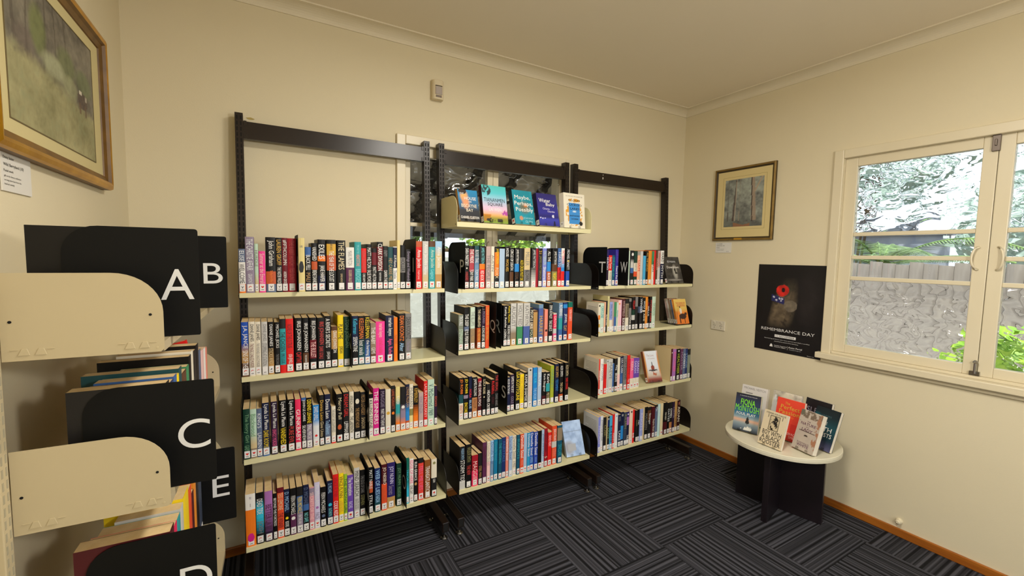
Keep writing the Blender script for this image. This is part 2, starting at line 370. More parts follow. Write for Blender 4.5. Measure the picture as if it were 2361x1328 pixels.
# ------------------------------------------------------------------ outside, seen through the glass
struct(G().box(-14, 22, -14, 22, -0.5, -0.4).build('ground', noisy('garden_soil', '6a6252', '8a8070', 3, 0.9)))
M_PALING = noisy('weathered_timber', '857e78', 'c4bdb6', 7, 0.9, 0.3, 30, (1, 1, 0.12))
fence = tag(empty('paling_fence', (3.2, 0, -0.4)), 'weathered grey timber paling fence outside the right window', 'fence')
pal = [G().prism([(-0.056, 0), (0.056, 0), (0.056, 1.9 + q), (-0.055, 1.895 + q)], 'x', 0, 0.016).mesh('paling', M_PALING) for q in (0, 0.015, -0.012)]
for k in range(58): link(pal[k % 3], 'paling', fence, (0.004 * (k % 2), -3.2 + k * 0.114, 0))
for z in (0.4, 1.4): G().box(0.02, 0.06, -3.3, 3.5, z, z + 0.07).build('rail', M_PALING, fence)
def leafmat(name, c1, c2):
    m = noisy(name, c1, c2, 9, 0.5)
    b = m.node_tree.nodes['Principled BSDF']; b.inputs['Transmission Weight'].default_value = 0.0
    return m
M_LEAF = leafmat('bright_leaves', '5f9a1c', 'b4d63c'); M_LEAFD = leafmat('olive_leaves', '4a6a30', '86a050'); M_PALM = leafmat('palm_leaflets', '3f5f3a', '8fae6a')
def foliage(n, c, rad, size, seed):
    R = random.Random(seed); g = G()
    for _ in range(n):
        while 1:
            p = [R.uniform(-1, 1) for _ in range(3)]
            if sum(q * q for q in p) < 1: break
        o = Vector((c[0] + p[0] * rad[0], c[1] + p[1] * rad[1], c[2] + p[2] * rad[2]))
        d = Vector((R.uniform(-1, 1), R.uniform(-1, 1), R.uniform(-0.6, 0.8))).normalized(); s = d.orthogonal().normalized()
        L = size * R.uniform(0.6, 1.3); w = L * 0.28
        b = len(g.v); g.v += [tuple(o), tuple(o + d * L * 0.5 + s * w), tuple(o + d * L), tuple(o + d * L * 0.5 - s * w)]; g.f.append((b, b + 1, b + 2, b + 3)); g.m.append(0)
    return g
def shrub(name, base, c, rad, n, size, m, seed, label, cat='shrub'):
    root = tag(empty(name, base), label, cat)
    o = foliage(n, c, rad, size, seed).build('foliage', m, root); o['kind'] = 'stuff'
    g = G(); R = random.Random(seed + 5)
    for k in range(4): g.tube([(R.uniform(-0.05, 0.05), R.uniform(-0.05, 0.05), 0), (c[0] + R.uniform(-0.3, 0.3) * rad[0], c[1] + R.uniform(-0.3, 0.3) * rad[1], c[2])], 0.025, 6)
    g.build('stem', mat('5a4a38', 0.9), root)
shrub('garden_shrub', (1.75, -1.5, -0.4), (0, 0, 0.95), (0.5, 0.6, 0.55), 1300, 0.12, M_LEAF, 3, 'bright green leafy shrub outside the lower right window panes')
shrub('flowering_shrub', (1.5, -2.95, -0.4), (0, 0, 0.55), (0.5, 0.6, 0.5), 700, 0.13, leafmat('pink_leaves', '7a9a3a', 'd89a80'), 4, 'low mixed shrub outside the far right window sash')
def palm(loc, label, seed):
    root = tag(empty('palm_tree', loc), label, 'tree'); R = random.Random(seed)
    G().tube([(0, 0, 0), (0, 0, 1.2), (0.03, 0, 1.85)], 0.16, 10).build('trunk', mat('5a4e40', 0.95), root)
    for k in range(11):
        a = 2 * math.pi * k / 11 + R.uniform(-0.2, 0.2); up = R.uniform(0.25, 0.9); L = R.uniform(1.3, 1.7); g = G(); pts = []
        for q in range(13):
            t = q / 12; pts.append(Vector((math.cos(a) * L * t, math.sin(a) * L * t, 1.85 + up * L * (t - 0.85 * t * t))))
        g.tube(pts, 0.012, 5); sd = Vector((-math.sin(a), math.cos(a), 0))
        for q in range(2, 48):
            t = q / 48; i = min(int(t * 12), 11); p = pts[i].lerp(pts[i + 1], t * 12 - i); d = (pts[i + 1] - pts[i]).normalized(); w = 0.42 * math.sin(math.pi * min(t * 0.9 + 0.12, 1))
            for s in (-1, 1):
                e = p + sd * s * w * 0.8 + d * w * 0.55 + Vector((0, 0, -0.25 * w)); g.poly([p, p + d * 0.022, e])
        g.build('frond', M_PALM, root)
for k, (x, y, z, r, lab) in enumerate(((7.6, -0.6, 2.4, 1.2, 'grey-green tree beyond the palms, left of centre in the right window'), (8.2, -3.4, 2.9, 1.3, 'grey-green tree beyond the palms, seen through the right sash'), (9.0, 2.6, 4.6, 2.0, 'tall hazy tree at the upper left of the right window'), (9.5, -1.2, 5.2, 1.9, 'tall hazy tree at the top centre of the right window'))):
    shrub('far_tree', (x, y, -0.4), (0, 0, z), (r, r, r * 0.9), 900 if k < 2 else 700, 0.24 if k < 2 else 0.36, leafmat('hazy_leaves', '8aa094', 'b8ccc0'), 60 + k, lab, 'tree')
palm((5.0, 0.6, -0.4), 'feathery palm rising behind the paling fence', 2)
palm((5.2, -3.2, -0.4), 'smaller palm beyond the fence at the far right', 9)
tag(G().box(9.6, 9.9, 1.2, 9, -0.4, 2.1).box(9.5, 10.0, 1.1, 9.1, 2.1, 2.2).build('neighbour_house', noisy('blue_weatherboard', '8e98aa', 'a4acb8', 4, 0.8)), 'blue neighbouring house wall beyond the fence', 'house')
tag(G().box(-5, 3.1, 3.2, 3.35, -0.4, 1.42).box(-5, 3.1, 3.17, 3.38, 1.42, 1.47).build('garden_wall', noisy('white_render', 'b8bab0', 'd8dcd4', 2, 0.8)), 'white rendered garden wall outside the back window', 'wall')
for k, (x, w) in enumerate(((-2.9, 1.0), (-1.0, 1.1), (0.9, 1.0), (2.8, 1.0))):
    shrub('hedge_shrub', (x, 4.3, -0.4), (0, 0, 2.5), (w * 0.8, 0.6, 1.1), 3200, 0.13, M_LEAF if k % 2 == 0 else M_LEAFD, 20 + k,
          ['yellow-green hedge shrub at the left beyond the garden wall', 'olive hedge shrub centred beyond the garden wall', 'yellow-green hedge shrub behind the right half of the back window', 'olive hedge shrub at the far right beyond the garden wall'][k])
aw = tag(empty('window_awning', (-1.4, YB + T, 0)), 'dark hood awning over the outside of the back window', 'awning')
G().prism([(0.0, 2.36), (1.0, 1.70), (1.0, 1.68), (0.0, 2.34)], 'x', -1.3, 1.5).build('awning_sheet', noisy('grey_awning', 'a8a29c', 'c0bab4', 5, 0.7), aw)
G().box(-1.3, 1.5, 0.97, 1.01, 1.655, 1.69).build('awning_bar', mat('2c2928', 0.6), aw)
for k in range(9):  # dark ribs added to give the rippled panes dark and bright stripes
    x = -1.2 + k * 0.32; G().prism([(0.02, 2.32), (0.98, 1.687), (0.98, 1.645), (0.02, 2.27)], 'x', x, x + 0.06).build('contrast_rib', mat('2a2624', 0.7), aw)
for q in range(3):  # cross battens added for the same stripe contrast
    y = 0.2 + q * 0.27; z = 2.34 - 0.66 * y - 0.035; G().box(-1.3, 1.5, y, y + 0.05, z - 0.05, z - 0.005).build('contrast_batten', mat('35302d', 0.7), aw)
for x in (-1.28, 1.46): G().tube([(x, 0, 1.75), (x, 0.98, 1.67)], 0.01).build('awning_arm', mat('2c2928', 0.6), aw)
# ------------------------------------------------------------------ lamps above the frame; the pendant behind it is added as fill light
dm, dnt, db = nodemat('lamp_diffuser', 0.4); db.inputs['Emission Color'].default_value = (1, 0.95, 0.86, 1); db.inputs['Emission Strength'].default_value = 3.0
for k, (lx, ly_, drop) in enumerate(((-1.58, -1.42, 0.0), (-1.5, -2.8, 0.62))):
    lamp = tag(empty('ceiling_light', (lx, ly_, ZC)), ['round white ceiling light in the middle of the room', 'added unseen pendant fill light behind the viewer'][k], 'light', 'ceiling lights')
    if drop:
        G().lathe([(0.05, -0.001), (0.05, -0.02)], 0, 0, 20).build('ceiling_rose', mat('e8e4da', 0.4), lamp); G().tube([(0, 0, -0.02), (0, 0, -drop - 0.005)], 0.004).build('cord', mat('e0dccf', 0.5), lamp)
    G().lathe([(0.2, -0.001 - drop), (0.21, -0.012 - drop), (0.2, -0.03 - drop)], 0, 0, 32).build('base_ring', mat('e8e4da', 0.4), lamp)
    G().lathe([(0.19, -0.03 - drop), (0.185, -0.05 - drop), (0.15, -0.075 - drop), (0.08, -0.09 - drop)], 0, 0, 32).build('diffuser', dm, lamp, smooth=True)
    ld = bpy.data.lights.new('ceiling_lamp', 'POINT' if drop else 'AREA'); ld.energy = LAMP_POWER[k]; ld.color = (1, 0.95, 0.86)
    if drop: ld.shadow_soft_size = 0.12
    else: ld.shape = 'DISK'; ld.size = 0.38
    lo = bpy.data.objects.new('lamp_bulb', ld); COL.objects.link(lo); lo.parent = lamp; lo.location = (0, 0, -0.1 - drop if not drop else -0.23 - drop)
BOOKS = """
@b1s0
-27496 230 183 slate,.3:white,.8:orange;ELISE|pale|.04|.28;WELCOME|black|.34|.78;y
-27252 310 234 mauve;THE CHRISTIE AFFAIR|pale|.04|.6;GRAMONT|pale|.66|.84;c
-26929 136 206 mint,.6>.8:sand;HURDLE|grey|.1|.5;t
-26775 240 175 pink;Summer at the Emerald|blush|.06|.8;h
-26514 366 235 black,.62:rust,.85:slate;John Grisham|white|.06|.52;The Boys from Biloxi|orange|.6|.82;y
-26134 226 234 char;LAUREN GROFF|gold|.04|.5;THE VASTER WILDS|white|.54|.84;y
-25901 207 234 wine;#FIFTHCOLUMN|white|.04|.5;ANDREW GROSS|white|.62|.84;y
-25687 329 233 crim;THE RABBIT HUTCH|dullred|.05|.5;TESS GUNTY|dullred|.55|.82;b
-25290 275 236 butter;MR|grey|.14|.18;fig|black|.42|.66;c
-24996 232 197 denim,.2:black;BLACK FELL|white|.18|.52;MALI|tan|.58|.78;c
-24744 235 215 black,.38:rust,.55:black;VANISHED|white|.08|.36;IRENE DANKS|white|.56|.84;c
-24489 318 232 black,.28:navy,.32:orange,.42:black,.7:navy;EXILES|white|.1|.38;JANE HARPER|white|.5|.82;c
-24110 386 232 black,.08:gold,.3:rust,.6:black;TERRY HAYES|black|.06|.2;THE YEAR OF THE LOCUST|white|.22|.82;y
-23671 361 231 black;THE FLAMES|cream|.03|.58;SOPHIE HAYDOCK|sand|.66|.84;b
-23289 360 200 white,.47:plum;MARK PRITON|grey|.08|.42;SOLDIERS GALLEY|sand|.52|.82;b
-22908 289 226 teal;TIME AND TIDE|aqua|.06|.24;HEARTSTONE|salmon|.26|.5;BRIDGES|aqua|.56|.84;b
-22611 227 197 red,.58:black;GRACE SWEET|dullred|.06|.54;CHRIS HAMM|white|.6|.8;c
-22376 243 217 black;MATT HILTON|white|.08|.52;FALSE MOVE|white|.56|.82;y
-22124 223 198 black,.1:wine,.4:black;MATT HILTON|white|.45|.8;c
-21878 271 229 black,.1:wine,.6:char;CLARK DIVISION|white|.04|.6;NAOMI HIRAHARA|white|.64|.82;c
-21598 220 210 char;ENEMY|grey|.1|.24;DAWN THE|white|.56|.82;h
-21369 236 206 dteal;HEY CARRIE MEL|tan|.26|.8;c
-21115 187 209 white,.02:navy,.5:white;A M Homes|white|.2|.48;Thistle|slate|.55|.75;d
-20918 146 240 butter;d
-20763 243 217 black,.28:grey,.62:black;HOLLER|black|.3|.6;d
-20501 255 197 char;Evenings and Weekends|mauve|.06|.8;h
-20001 331 239 red,0:rust,.12:red;Anna Jacobs|white|.18|.56;A Daughter's Journey|blush|.6|.8;q
-19640 301 240 pgrey,.6>.75:sand;Anna Jacobs|white|.06|.5;Home|white|.54|.7;q
-19304 321 241 teal,0:brown,.12:teal;Anna Jacobs|mint|.18|.56;Legacy|aqua|.6|.8;h
-18962 352 242 sky,.1>.3:sand,.7:tan;Anna Jacobs|white|.12|.56;q
@b1s1
-27476 257 232 blue,.4>.55:tan,.75:brown;J.A. JANCE|white|.06|.48;SINS OF THE|white|.52|.84;c
-27208 215 233 bone;DIANE JANES|black|.05|.36;THE MAGIC CHALICE MURDER|wine|.4|.84;c
-26986 211 231 bone;DIANE JANES|black|.05|.34;THE POISONED CHALICE MURDER|grey|.4|.84;c
-26747 221 230 pgrey;DIANE JANES|grey|.05|.36;STOPPING AT STATION|grey|.4|.82;b
-26504 206 228 black,.5>.8:tan;DIANE JANES|white|.05|.46;STICKS AND|sand|.5|.8;d
-26262 201 225 black;MICHAEL JECKS|white|.05|.5;THE MERCHANT|grey|.62|.84;c
-26054 222 238 char,.18:teal,.85:red;THE CHOSEN|black|.24|.6;EMILY LUCAS|navy|.64|.82;n
-25821 289 237 red;NONE OF THIS IS TRUE|wine|.1|.54;LISA JEWELL|white|.66|.84;y
-25464 267 239 black;IRIS JOHANSEN|white|.06|.6;CAPTIVE|red|.64|.84;y
-25166 240 238 black,.66:brown;IRIS JOHANSEN|white|.1|.64;THE SURVIVOR|white|.7|.84;y
-24879 275 237 black,.42:wine,.78:black;IRIS JOHANSEN|white|.06|.42;THE BULLET|blush|.46|.76;c
-24564 304 235 black;IRIS JOHANSEN|dullred|.08|.52;DARK GOALS|dullred|.56|.8;y
-24252 252 241 black;A RIVER'S SECRETS|white|.05|.6;JOSH JOHN|white|.68|.82;c
-23976 255 191 brown,.1:tan,.55:black;CRAIG JOHNSTON|white|.1|.64;c
-23700 246 242 yellow;PLAY THE|black|.18|.46;JORDAN|black|.6|.74;b
-23446 279 234 green;TONI JORDAN|leaf|.06|.62;b
-23073 263 235 navy,.6:black;Kellerman|cyan|.06|.36;SERPENTINE|white|.42|.72;c
-22797 284 233 black,.4>.7:dteal;KELLERMAN|orange|.05|.46;lost souls|white|.5|.8;c
-22505 243 232 black,.45>.7:denim;KELLERMAN|yellow|.03|.46;the burning|white|.5|.82;c
-22239 246 196 dun,.6>.8:brown;THE BABY|white|.1|.52;GEMS|white|.6|.76;c
-21984 423 201 pink;marian keyes|blush|.05|.38;rachel's holiday|dpink|.42|.78;h
-21515 386 228 navy;marian keyes|white|.05|.44;Again, Rachel|rose|.5|.84;h
-21119 179 217 orange;MASTERS|rust|.4|.6;n
-20883 287 235 char;DEAN KOONTZ|orange|.05|.58;After|sky|.62|.8;y
-20548 301 233 grey;DEAN KOONTZ|char|.08|.55;The House|mauve|.6|.8;c
@b1s2
-27489 235 218 green;The Ivory Girl|leaf|.1|.66;GABY|leaf|.72|.84;h
-27239 232 214 mint,.5>.7:sand,.8:dun;Blackwood|leaf|.1|.55;h
-27001 195 212 slate;KING'S|pale|.1|.4;LAUREN|pale|.5|.8;h
-26788 252 234 navy,.8>.9:denim;Lynda La Plante|white|.03|.5;DARK ROOMS|yellow|.52|.84;c
-26463 238 235 dplum;Lynda La Plante|white|.03|.5;UNHOLY MURDER|rose|.52|.84;c
-26141 268 236 black;Lynda La Plante|white|.03|.5;VANISHED|yellow|.52|.84;c
-25817 253 235 black;Lynda La Plante|white|.03|.5;PURE EVIL|dullred|.52|.84;c
-25525 223 231 dpink;GUNKBABY|white|.2|.82;b
-25272 183 234 denim,.06:black;JOHN LE CARRE|white|.04|.46;SILVERVIEW|white|.54|.84;d
-25077 224 232 black,.52:mauve;DENNIS LEHANE|yellow|.04|.5;SMALL MERCIES|white|.54|.82;y
-24814 251 194 azure,.35>.5:pale,.88:cream;DAVID LEVELL|white|.04|.36;fig|red|.7|.76;q
-24535 181 236 char;Donna Leon|gold|.1|.5;Give Unto|sand|.52|.82;c
-24313 237 235 navy,.6:slate;Donna Leon|white|.1|.48;Trace Elements|sky|.52|.8;c
-24035 182 175 bone,.96:red;THE NIGHT SHE DISAPPEARED|grey|.08|.7;c
-23812 251 230 black;Mercy Fall|cream|.08|.52;fig|rust|.62|.74;r
-23518 246 233 char;DREAM GIRL|red|.04|.5;LIPPMAN|white|.6|.84;y
-23251 193 234 bone;AMANDA LOHREY|black|.08|.44;THE LABYRINTH|black|.5|.84;b
-23023 252 230 black;fig|bone|.14|.26;THE MIDNIGHT HOUR|tan|.34|.76;d
-22744 234 224 char;PETER LOVESEY|tan|.06|.5;SHADOW|sand|.55|.8;y
-22368 193 209 black,.1:bone;KILLING STONE|black|.14|.8;c
-22153 259 234 magenta;THE SINNERS|white|.06|.76;y
-21835 235 225 dplum;MAGGIE|mauve|.05|.4;MARY MATTHEWS|white|.44|.82;q
-21573 247 221 bone;fig|gold|.5|.58;c
-21302 189 235 char;LIANE MORIARTY|rust|.08|.5;fig|orange|.55|.62;d
-21076 210 227 butter,.25>.4:teal,.6>.8:orange;Lucy|white|.1|.5;q
-20837 251 223 char,.4>.55:mauve,.7>.85:orange;fig|white|.42|.5;d
-20577 185 232 navy,.4>.6:azure,.8:rust;LYNNE McGRAN|tan|.06|.5;c
-20382 187 230 bone,.55:olive,.7:butter;McEWAN|grey|.08|.5;c
-20171 234 219 black,.45>.7:orange;KIMBERLEY|gold|.06|.4;q
-19907 236 181 rosegrey;VINCENZA|mauve|.1|.6;d
-19645 183 237 red;LAURA McCLUSKEY|blush|.06|.8;b
-19432 340 241 mint;V. McDermid 1989|dteal|.1|.78;c
-19082 146 205 dplum;ECHO|rust|.2|.6;y
@b1s3
-27489 362 232 white,.3:orange;GREAT|mauve|.05|.1;SHEILA NOONAN|plum|.18|.24;fig|magenta|.74|.92;b
-27102 275 229 black,.15>.3:cyan,.5>.8:char;DEAD TIDE|white|.12|.42;JOSH|grey|.55|.8;c
-26780 291 227 orchid,.3>.8:dplum;BETTER LATE|plum|.26|.76;c
-26463 140 210 black;BEYOND THE FORTRESS|white|.1|.7;t
-26304 250 230 wine,.1:vermil;TESS LEMOINE|cream|.1|.44;THE WINNER|wine|.5|.8;y
-26043 215 217 navy,.5:black;D. MICHAEL|sky|.06|.46;fig|yellow|.58|.64;BOOKS|white|.68|.8;y
-25798 229 215 black,.55:plum;FERN MICHAELS|white|.16|.56;fig|white|.6|.68;y
-25538 240 215 char,.2:denim,.55:mauve;FERN MICHAELS|yellow|.22|.56;ON THE LINE|white|.6|.8;y
-25278 224 217 navy,.42:denim,.55:black;D. MICHAEL|slate|.06|.44;NO SAFE|aqua|.6|.8;y
-25030 199 200 rose2,.02:mauve,.2:rose2;SECRETS OF THE|blush|.12|.76;h
-24815 225 217 lilac;MCMILLAN|pale|.06|.5;fig|orchid|.52|.58;PACE|mauve|.66|.8;h
-24562 224 190 black;FERN MICHAELS|white|.14|.64;fig|slate|.68|.76;y
-24277 235 212 navy;D. MICHAEL|sky|.06|.28;fig|cyan|.5|.58;KATHRYN|aqua|.62|.8;y
-24029 230 236 red;VINCE FLYNN|crim|.06|.46;CODE RED|white|.54|.84;y
-23778 211 235 yellow;VINCE FLYNN|brown|.06|.5;A FREE NOVEL|gold|.56|.8;y
-23554 145 228 lime;THE WRONG GIRL|green|.08|.84;r
-23391 259 216 violet;The Invitation|white|.05|.46;RACHEL|lilac|.6|.76;r
-23098 245 246 pgrey;MIND SEARCH|char|.06|.56;KATE GOSS|grey|.62|.82;c
-22817 230 228 black;THE EDGE OF DARK|grey|.12|.5;STEPHEN|olive|.54|.76;c
-22417 190 232 black,.3:rust,.55:black;MATT NABLE|white|.06|.46;STILL|white|.6|.82;y
-22136 266 221 dblue,.5>.8:dteal;WEB OF LIES|sky|.04|.6;NADIA|sky|.62|.78;c
-21815 256 233 dmaroon,.42:vermil;JO NESBO|bone|.06|.44;KILLING MOON|rust|.5|.8;y
-21536 378 233 indigo,.75:tan;JOY NUNN|lilac|.08|.46;Secrets|mauve|.5|.7;y
-21072 240 221 green;JOY NUNN|leaf|.1|.5;MOUNTAIN|leaf|.55|.78;y
-20599 147 239 green2,.5>.7:cyan;TRICIA|cyan|.15|.6;b
-20432 208 232 white;EDGE OF HERE|rose|.04|.56;ONE DAY|char|.6|.8;c
-20194 185 222 black;RUN GRANCE|white|.06|.5;fig|tan|.54|.62;c
-19959 268 223 char,.12:vermil2;TELL ME LIES|rose|.18|.76;r
-19629 298 205 brown2;TRANSATLANTIC|white|.16|.82;b
-19269 287 202 bone,.5:char;fig|olive|.06|.14;CLEAN|white|.52|.62;r
@b2s0
-17349 266 230 black,.7:dmaroon;SARA PARETSKY|white|.06|.46;fig|bone|.5|.54;OVERBOARD|dullred|.6|.8;c
-17062 269 230 black,.08:rose3,.6:black;THE PRIDE|white|.08|.4;TONY PARK|white|.55|.82;c
-16760 261 231 dteal,.2>.45:steel;BLOOD TRAIL|pale|.1|.4;TONY PARK|pale|.55|.82;c
-16450 315 231 black,.42:orange,.55:red;JAMES PATTERSON|aqua|.04|.42;RED BOOK|white|.58|.82;y
-16057 275 229 rosegrey;THE PEOPLE|grey|.2|.8;c
-15765 193 230 bone;AUSTIN|grey|.1|.7;q
-15526 258 225 black,.12:orange,.7:char;JAMES PATTERSON|yellow|.03|.4;FOXX|cream|.5|.76;c
-15239 320 219 psky;b
-14879 236 231 black;HOUSE|white|.04|.24;WOLVES|gold|.3|.6;y
-14566 239 225 black,.6:brown;CIRCLE OF DEATH|white|.04|.56;y
-14238 272 226 black,.4:azure,.6:black;JAMES PATTERSON|white|.04|.4;STEAL|brown|.62|.8;c
-13935 275 224 char,.3:black;ALEX CROSS MUST DIE|yellow|.3|.82;c
-13641 385 226 sand,.55:grey;MILLER|grey|.1|.45;BLOWN|black|.56|.82;b
-13143 297 227 black,.5>.8:pgrey;JAMES PATTERSON|pale|.04|.5;c
-12840 166 224 crim;n
-12668 238 227 char;21|gold|.06|.14;JAMES PATTERSON|olive|.2|.8;c
-12378 273 228 peri;PATTERSON|mint|.08|.42;Shattered|white|.48|.84;c
-12039 251 228 black,.35:azure,.6:rust;ALL THE|white|.08|.34;BLACK|white|.64|.82;y
-11656 362 229 black,.4:brown,.6:olive;JAMES PATTERSON|white|.08|.42;NIGHT|yellow|.64|.82;b
-11253 231 231 denim,.5:red;3 DAYS TO|pale|.1|.48;PATTERSON|black|.52|.8;c
-11002 226 231 white,.2>.5:azure,.6:red;PATTERSON|red|.06|.4;y
-10623 244 232 black,.6:blue;MICHAEL BENNETT|pale|.04|.56;fig|yellow|.3|.36;y
@b2s1
-17710 265 194 olivegrey;back|olivegrey|1|1;TROUBLE|pale|.04|.3;STEPHANIE|mint|.4|.8;c
-17376 265 232 black,.45:slate,.55:black;THE DEEP|white|.16|.44;KYLE PERRY|white|.52|.84;c
-17008 261 230 pmint,.5:dun;THE BLUFFS|grey|.1|.44;KYLE PERRY|tan|.52|.84;c
-16605 210 231 black,.5:rust;THE UNBELIEVED|cream|.06|.48;PETREVSKI|gold|.54|.82;c
-16352 213 231 black,.1:dplum,.5:black;J. PICKARD|mauve|.05|.4;A SONG BEFORE|white|.46|.82;c
-16114 223 236 vermil;DIANA FOSTER|gold|.04|.46;ON THE WING|gold|.5|.8;n
-15244 142 233 black;SARAH|tan|.1|.5;Dusk|white|.6|.8;c
-15003 225 232 black;Kathy Reichs|white|.04|.54;A CONSPIRACY|white|.58|.84;c
-14765 204 231 black;Kathy Reichs|yellow|.02|.42;THE BONE CODE|white|.48|.84;c
-14515 359 241 pgrey,.58>.7:dun,.84:tan;AUGUST|grey|.06|.56;y
-14101 374 241 pgrey,.56:green3;HOLLY RED|grey|.06|.54;y
-13670 419 240 pgrey,.56:denim2;KATHRYN|grey|.06|.54;y
-13241 232 210 char,.4:dun,.6:green;PEOPLE LIKE YOU|bone|.06|.8;c
-13000 273 194 brown,.05:tan;d
-12629 307 228 steel,.1:denim2;HARRIET|gold|.3|.8;r
-12222 226 197 salmon;fig|char|.6|.68;c
-11930 290 233 black;EMMA ROWLEY|white|.06|.4;THE DEVIL'S|white|.44|.72;b
-11564 232 171 pgrey,.05:dpink,.55:pgrey,.72:rose;GROVE|blush|.1|.5;h
-11192 277 232 steel,.4:teal,.7:denim;ROBBINS|white|.06|.34;h
-10836 291 233 dblue,.05:azure,.15:dblue;JEWEL|pale|.3|.55;CLAY|gold|.6|.75;r
-10465 312 234 green2,.14:vermil;NORA ROBERTS|blush|.2|.5;c
@b2s2
-17700 243 231 black,.4:dteal,.6:bone;JD ROBB|orange|.03|.38;VENDETTA|rust|.64|.84;c
-17416 246 229 black,.4:char,.42:mauve,.5:black;JD ROBB|yellow|.03|.38;ENCORE|yellow|.6|.84;c
-17129 174 232 navy;NORA|red|.3|.5;BLUE|sky|.56|.76;q
-16922 293 225 black,.5:clay;JAMES ROLLINS|white|.04|.46;KINGDOM|brown|.54|.76;d
-16586 221 215 crim,.1:dmaroon,.85:orange;THE DEVIL'S FOG|white|.06|.72;c
-16306 189 223 black;LUCY ROSE|cream|.08|.44;fig|cream|.5|.54;c
-16066 230 177 char;HEATHER CRIT|white|.2|.8;c
-15793 219 199 black;RUSSELL|red|.04|.42;STAY|dmaroon|.5|.7;c
-15543 212 230 black;THE SERIAL|dullred|.04|.44;DIANE HANKS|grey|.5|.8;b
-14827 265 198 navy;HOUSE ON THE HILL|white|.05|.5;q
-14539 231 211 dplum;GAMES IN THE SPOT|white|.05|.5;COLE|mauve|.6|.8;c
-14216 281 237 char;LISA SCOTTOLINE|yellow|.06|.76;y
-13912 260 205 yellow;WHAT HAPPENED|gold|.06|.7;c
-13637 225 213 black;KAMILA SHAMSIE|white|.06|.8;b
-13374 300 236 pgrey;fig|black|.03|.08;BEST OF FRIENDS|blush|.2|.7;d
-13011 279 234 azure2;SILVA|cyan|.14|.4;THE ORDER|sky|.52|.82;y
-12682 263 230 psky;SILVA|pale|.1|.5;y
-12359 251 199 black,.72:dmaroon;Karin Slaughter|white|.06|.6;c
-12083 254 196 black,.35:teal,.6:char;Karin|white|.06|.35;PIECES|sand|.64|.82;c
-11762 242 231 lime2;HARRIET|leaf|.1|.6;b
-11443 260 238 navy;ALEX SMITH|gold|.06|.34;TESTAMENT|azure|.4|.7;y
-11089 248 238 black,.8:rust;ALEX SMITH|white|.06|.34;THE CABIN|sand|.5|.75;y
-10697 268 238 black;ALEX SMITH|sand|.06|.34;DARK CORNERS|red|.4|.7;y
@b2s3
-17681 319 238 char,.8:pgrey;WILBUR SMITH|sky|.04|.3;STORM TIDE|white|.32|.84;n
-17312 311 242 black;WILBUR SMITH|olive|.06|.4;THE NEW|dullred|.48|.7;b
-16959 359 175 crim,.5:dpink;MAGGIE|blush|.2|.8;c
-16580 214 180 char;STEEL MAN|tan|.4|.76;q
-16310 225 234 plum;Danielle Steel|dmaroon|.1|.6;b
-16051 205 235 bone,.5:blush;Danielle Steel|rosegrey|.04|.58;h
-15832 185 237 sky,.5:steel;Danielle Steel|denim|.04|.56;r
-15603 231 236 dcyan;Danielle Steel|teal|.06|.5;d
-15336 216 235 dteal2;THE WEDDING|teal|.1|.6;h
-15089 227 238 dblue;FAIRYTALE|denim|.1|.6;q
-14848 169 238 salmon;Danielle Steel|white|.03|.6;h
-14646 222 239 psky;Danielle Steel|denim2|.03|.58;b
-14401 233 236 bone;Danielle Steel|grey|.03|.58;A MIND|grey|.64|.8;q
-14135 203 236 dteal2;SUSPECTS|teal|.1|.6;h
-13899 238 235 vermil;Danielle Steel|white|.03|.6;FINDING|salmon|.66|.8;h
-13647 216 236 psky;Danielle Steel|sky|.06|.6;h
-13421 194 234 cyan2;Danielle Steel|pale|.03|.6;h
-13207 225 234 blue;Danielle Steel|white|.03|.6;UPSIDE|sky|.64|.8;h
-12953 257 231 blue2;Danielle Steel|white|.03|.6;GOOD FIGHT|sky|.66|.8;q
-12671 250 232 black;h
-12406 187 232 psky,.85:orange,.87:psky;JOAN STEWART|denim|.1|.7;d
-12194 214 237 crim;STREETS OF LAREDO|dmaroon|.06|.6;S|bone|.7|.8;d
-11929 247 214 red,0:sand,.03:red;DEAD HEAT|blush|.12|.44;d
-11621 328 240 vermil,.4:pgrey,.56:vermil;JESSICA STIRLING|white|.08|.38;STEVENS|salmon|.6|.8;y
-11240 343 237 dteal2,.06:dun,.4:dteal2;SINCLAIR|teal|.5|.8;q
@b3s0
-7481 235 234 indigo,.5:dplum;HUNTED|white|.22|.56;y
-7236 275 197 red,.5:bone;Scott Turow|bone|.06|.44;THE BURDEN|grey|.54|.8;y
-6947 225 198 dteal2;THE BOOK OF|teal|.06|.7;c
-6649 242 236 indigo2;JOANNA TROLLOPE|violet|.05|.36;Friend & Wed|white|.46|.82;r
-5594 226 231 pmint;MRS|mint|.2|.6;b
-5318 279 232 char,.25>.35:pgrey,.5:denim,.65:char;fig|white|.06|.16;c
-4962 282 230 green,.35:bone,.6:vermil,.75:green;UNDERTOW|grey|.36|.58;c
-4644 249 201 peach;LIAM|red|.1|.6;d
-4384 225 230 pgrey;d
-4081 238 199 azure3;c
-3832 202 231 black;ALL THE DEVILS|gold|.04|.6;r
-3603 296 235 orange2;b
-3281 186 232 green3,.4:bone;WREN|char|.2|.7;c
-3087 160 237 red;n
-2900 165 237 brown;WALLER|salmon|.1|.7;d
-2691 260 237 rosegrey,.5:pgrey;WINTON|rust|.06|.45;d
-2403 308 242 char,.02:white,.4:navy;WARD|black|.06|.35;MYTH|white|.45|.8;b
@b3s1
-8055 157 191 bone,.4:orange,.55:bone,.7:gold;back|bone|1|1;fig|char|.04|.12;b
-7889 303 192 pmint;CAROLINE|teal|.1|.5;d
-7562 117 198 peach;b
-7436 132 205 char;SUTTON|white|.4|.8;n
-7294 166 235 butter2;d
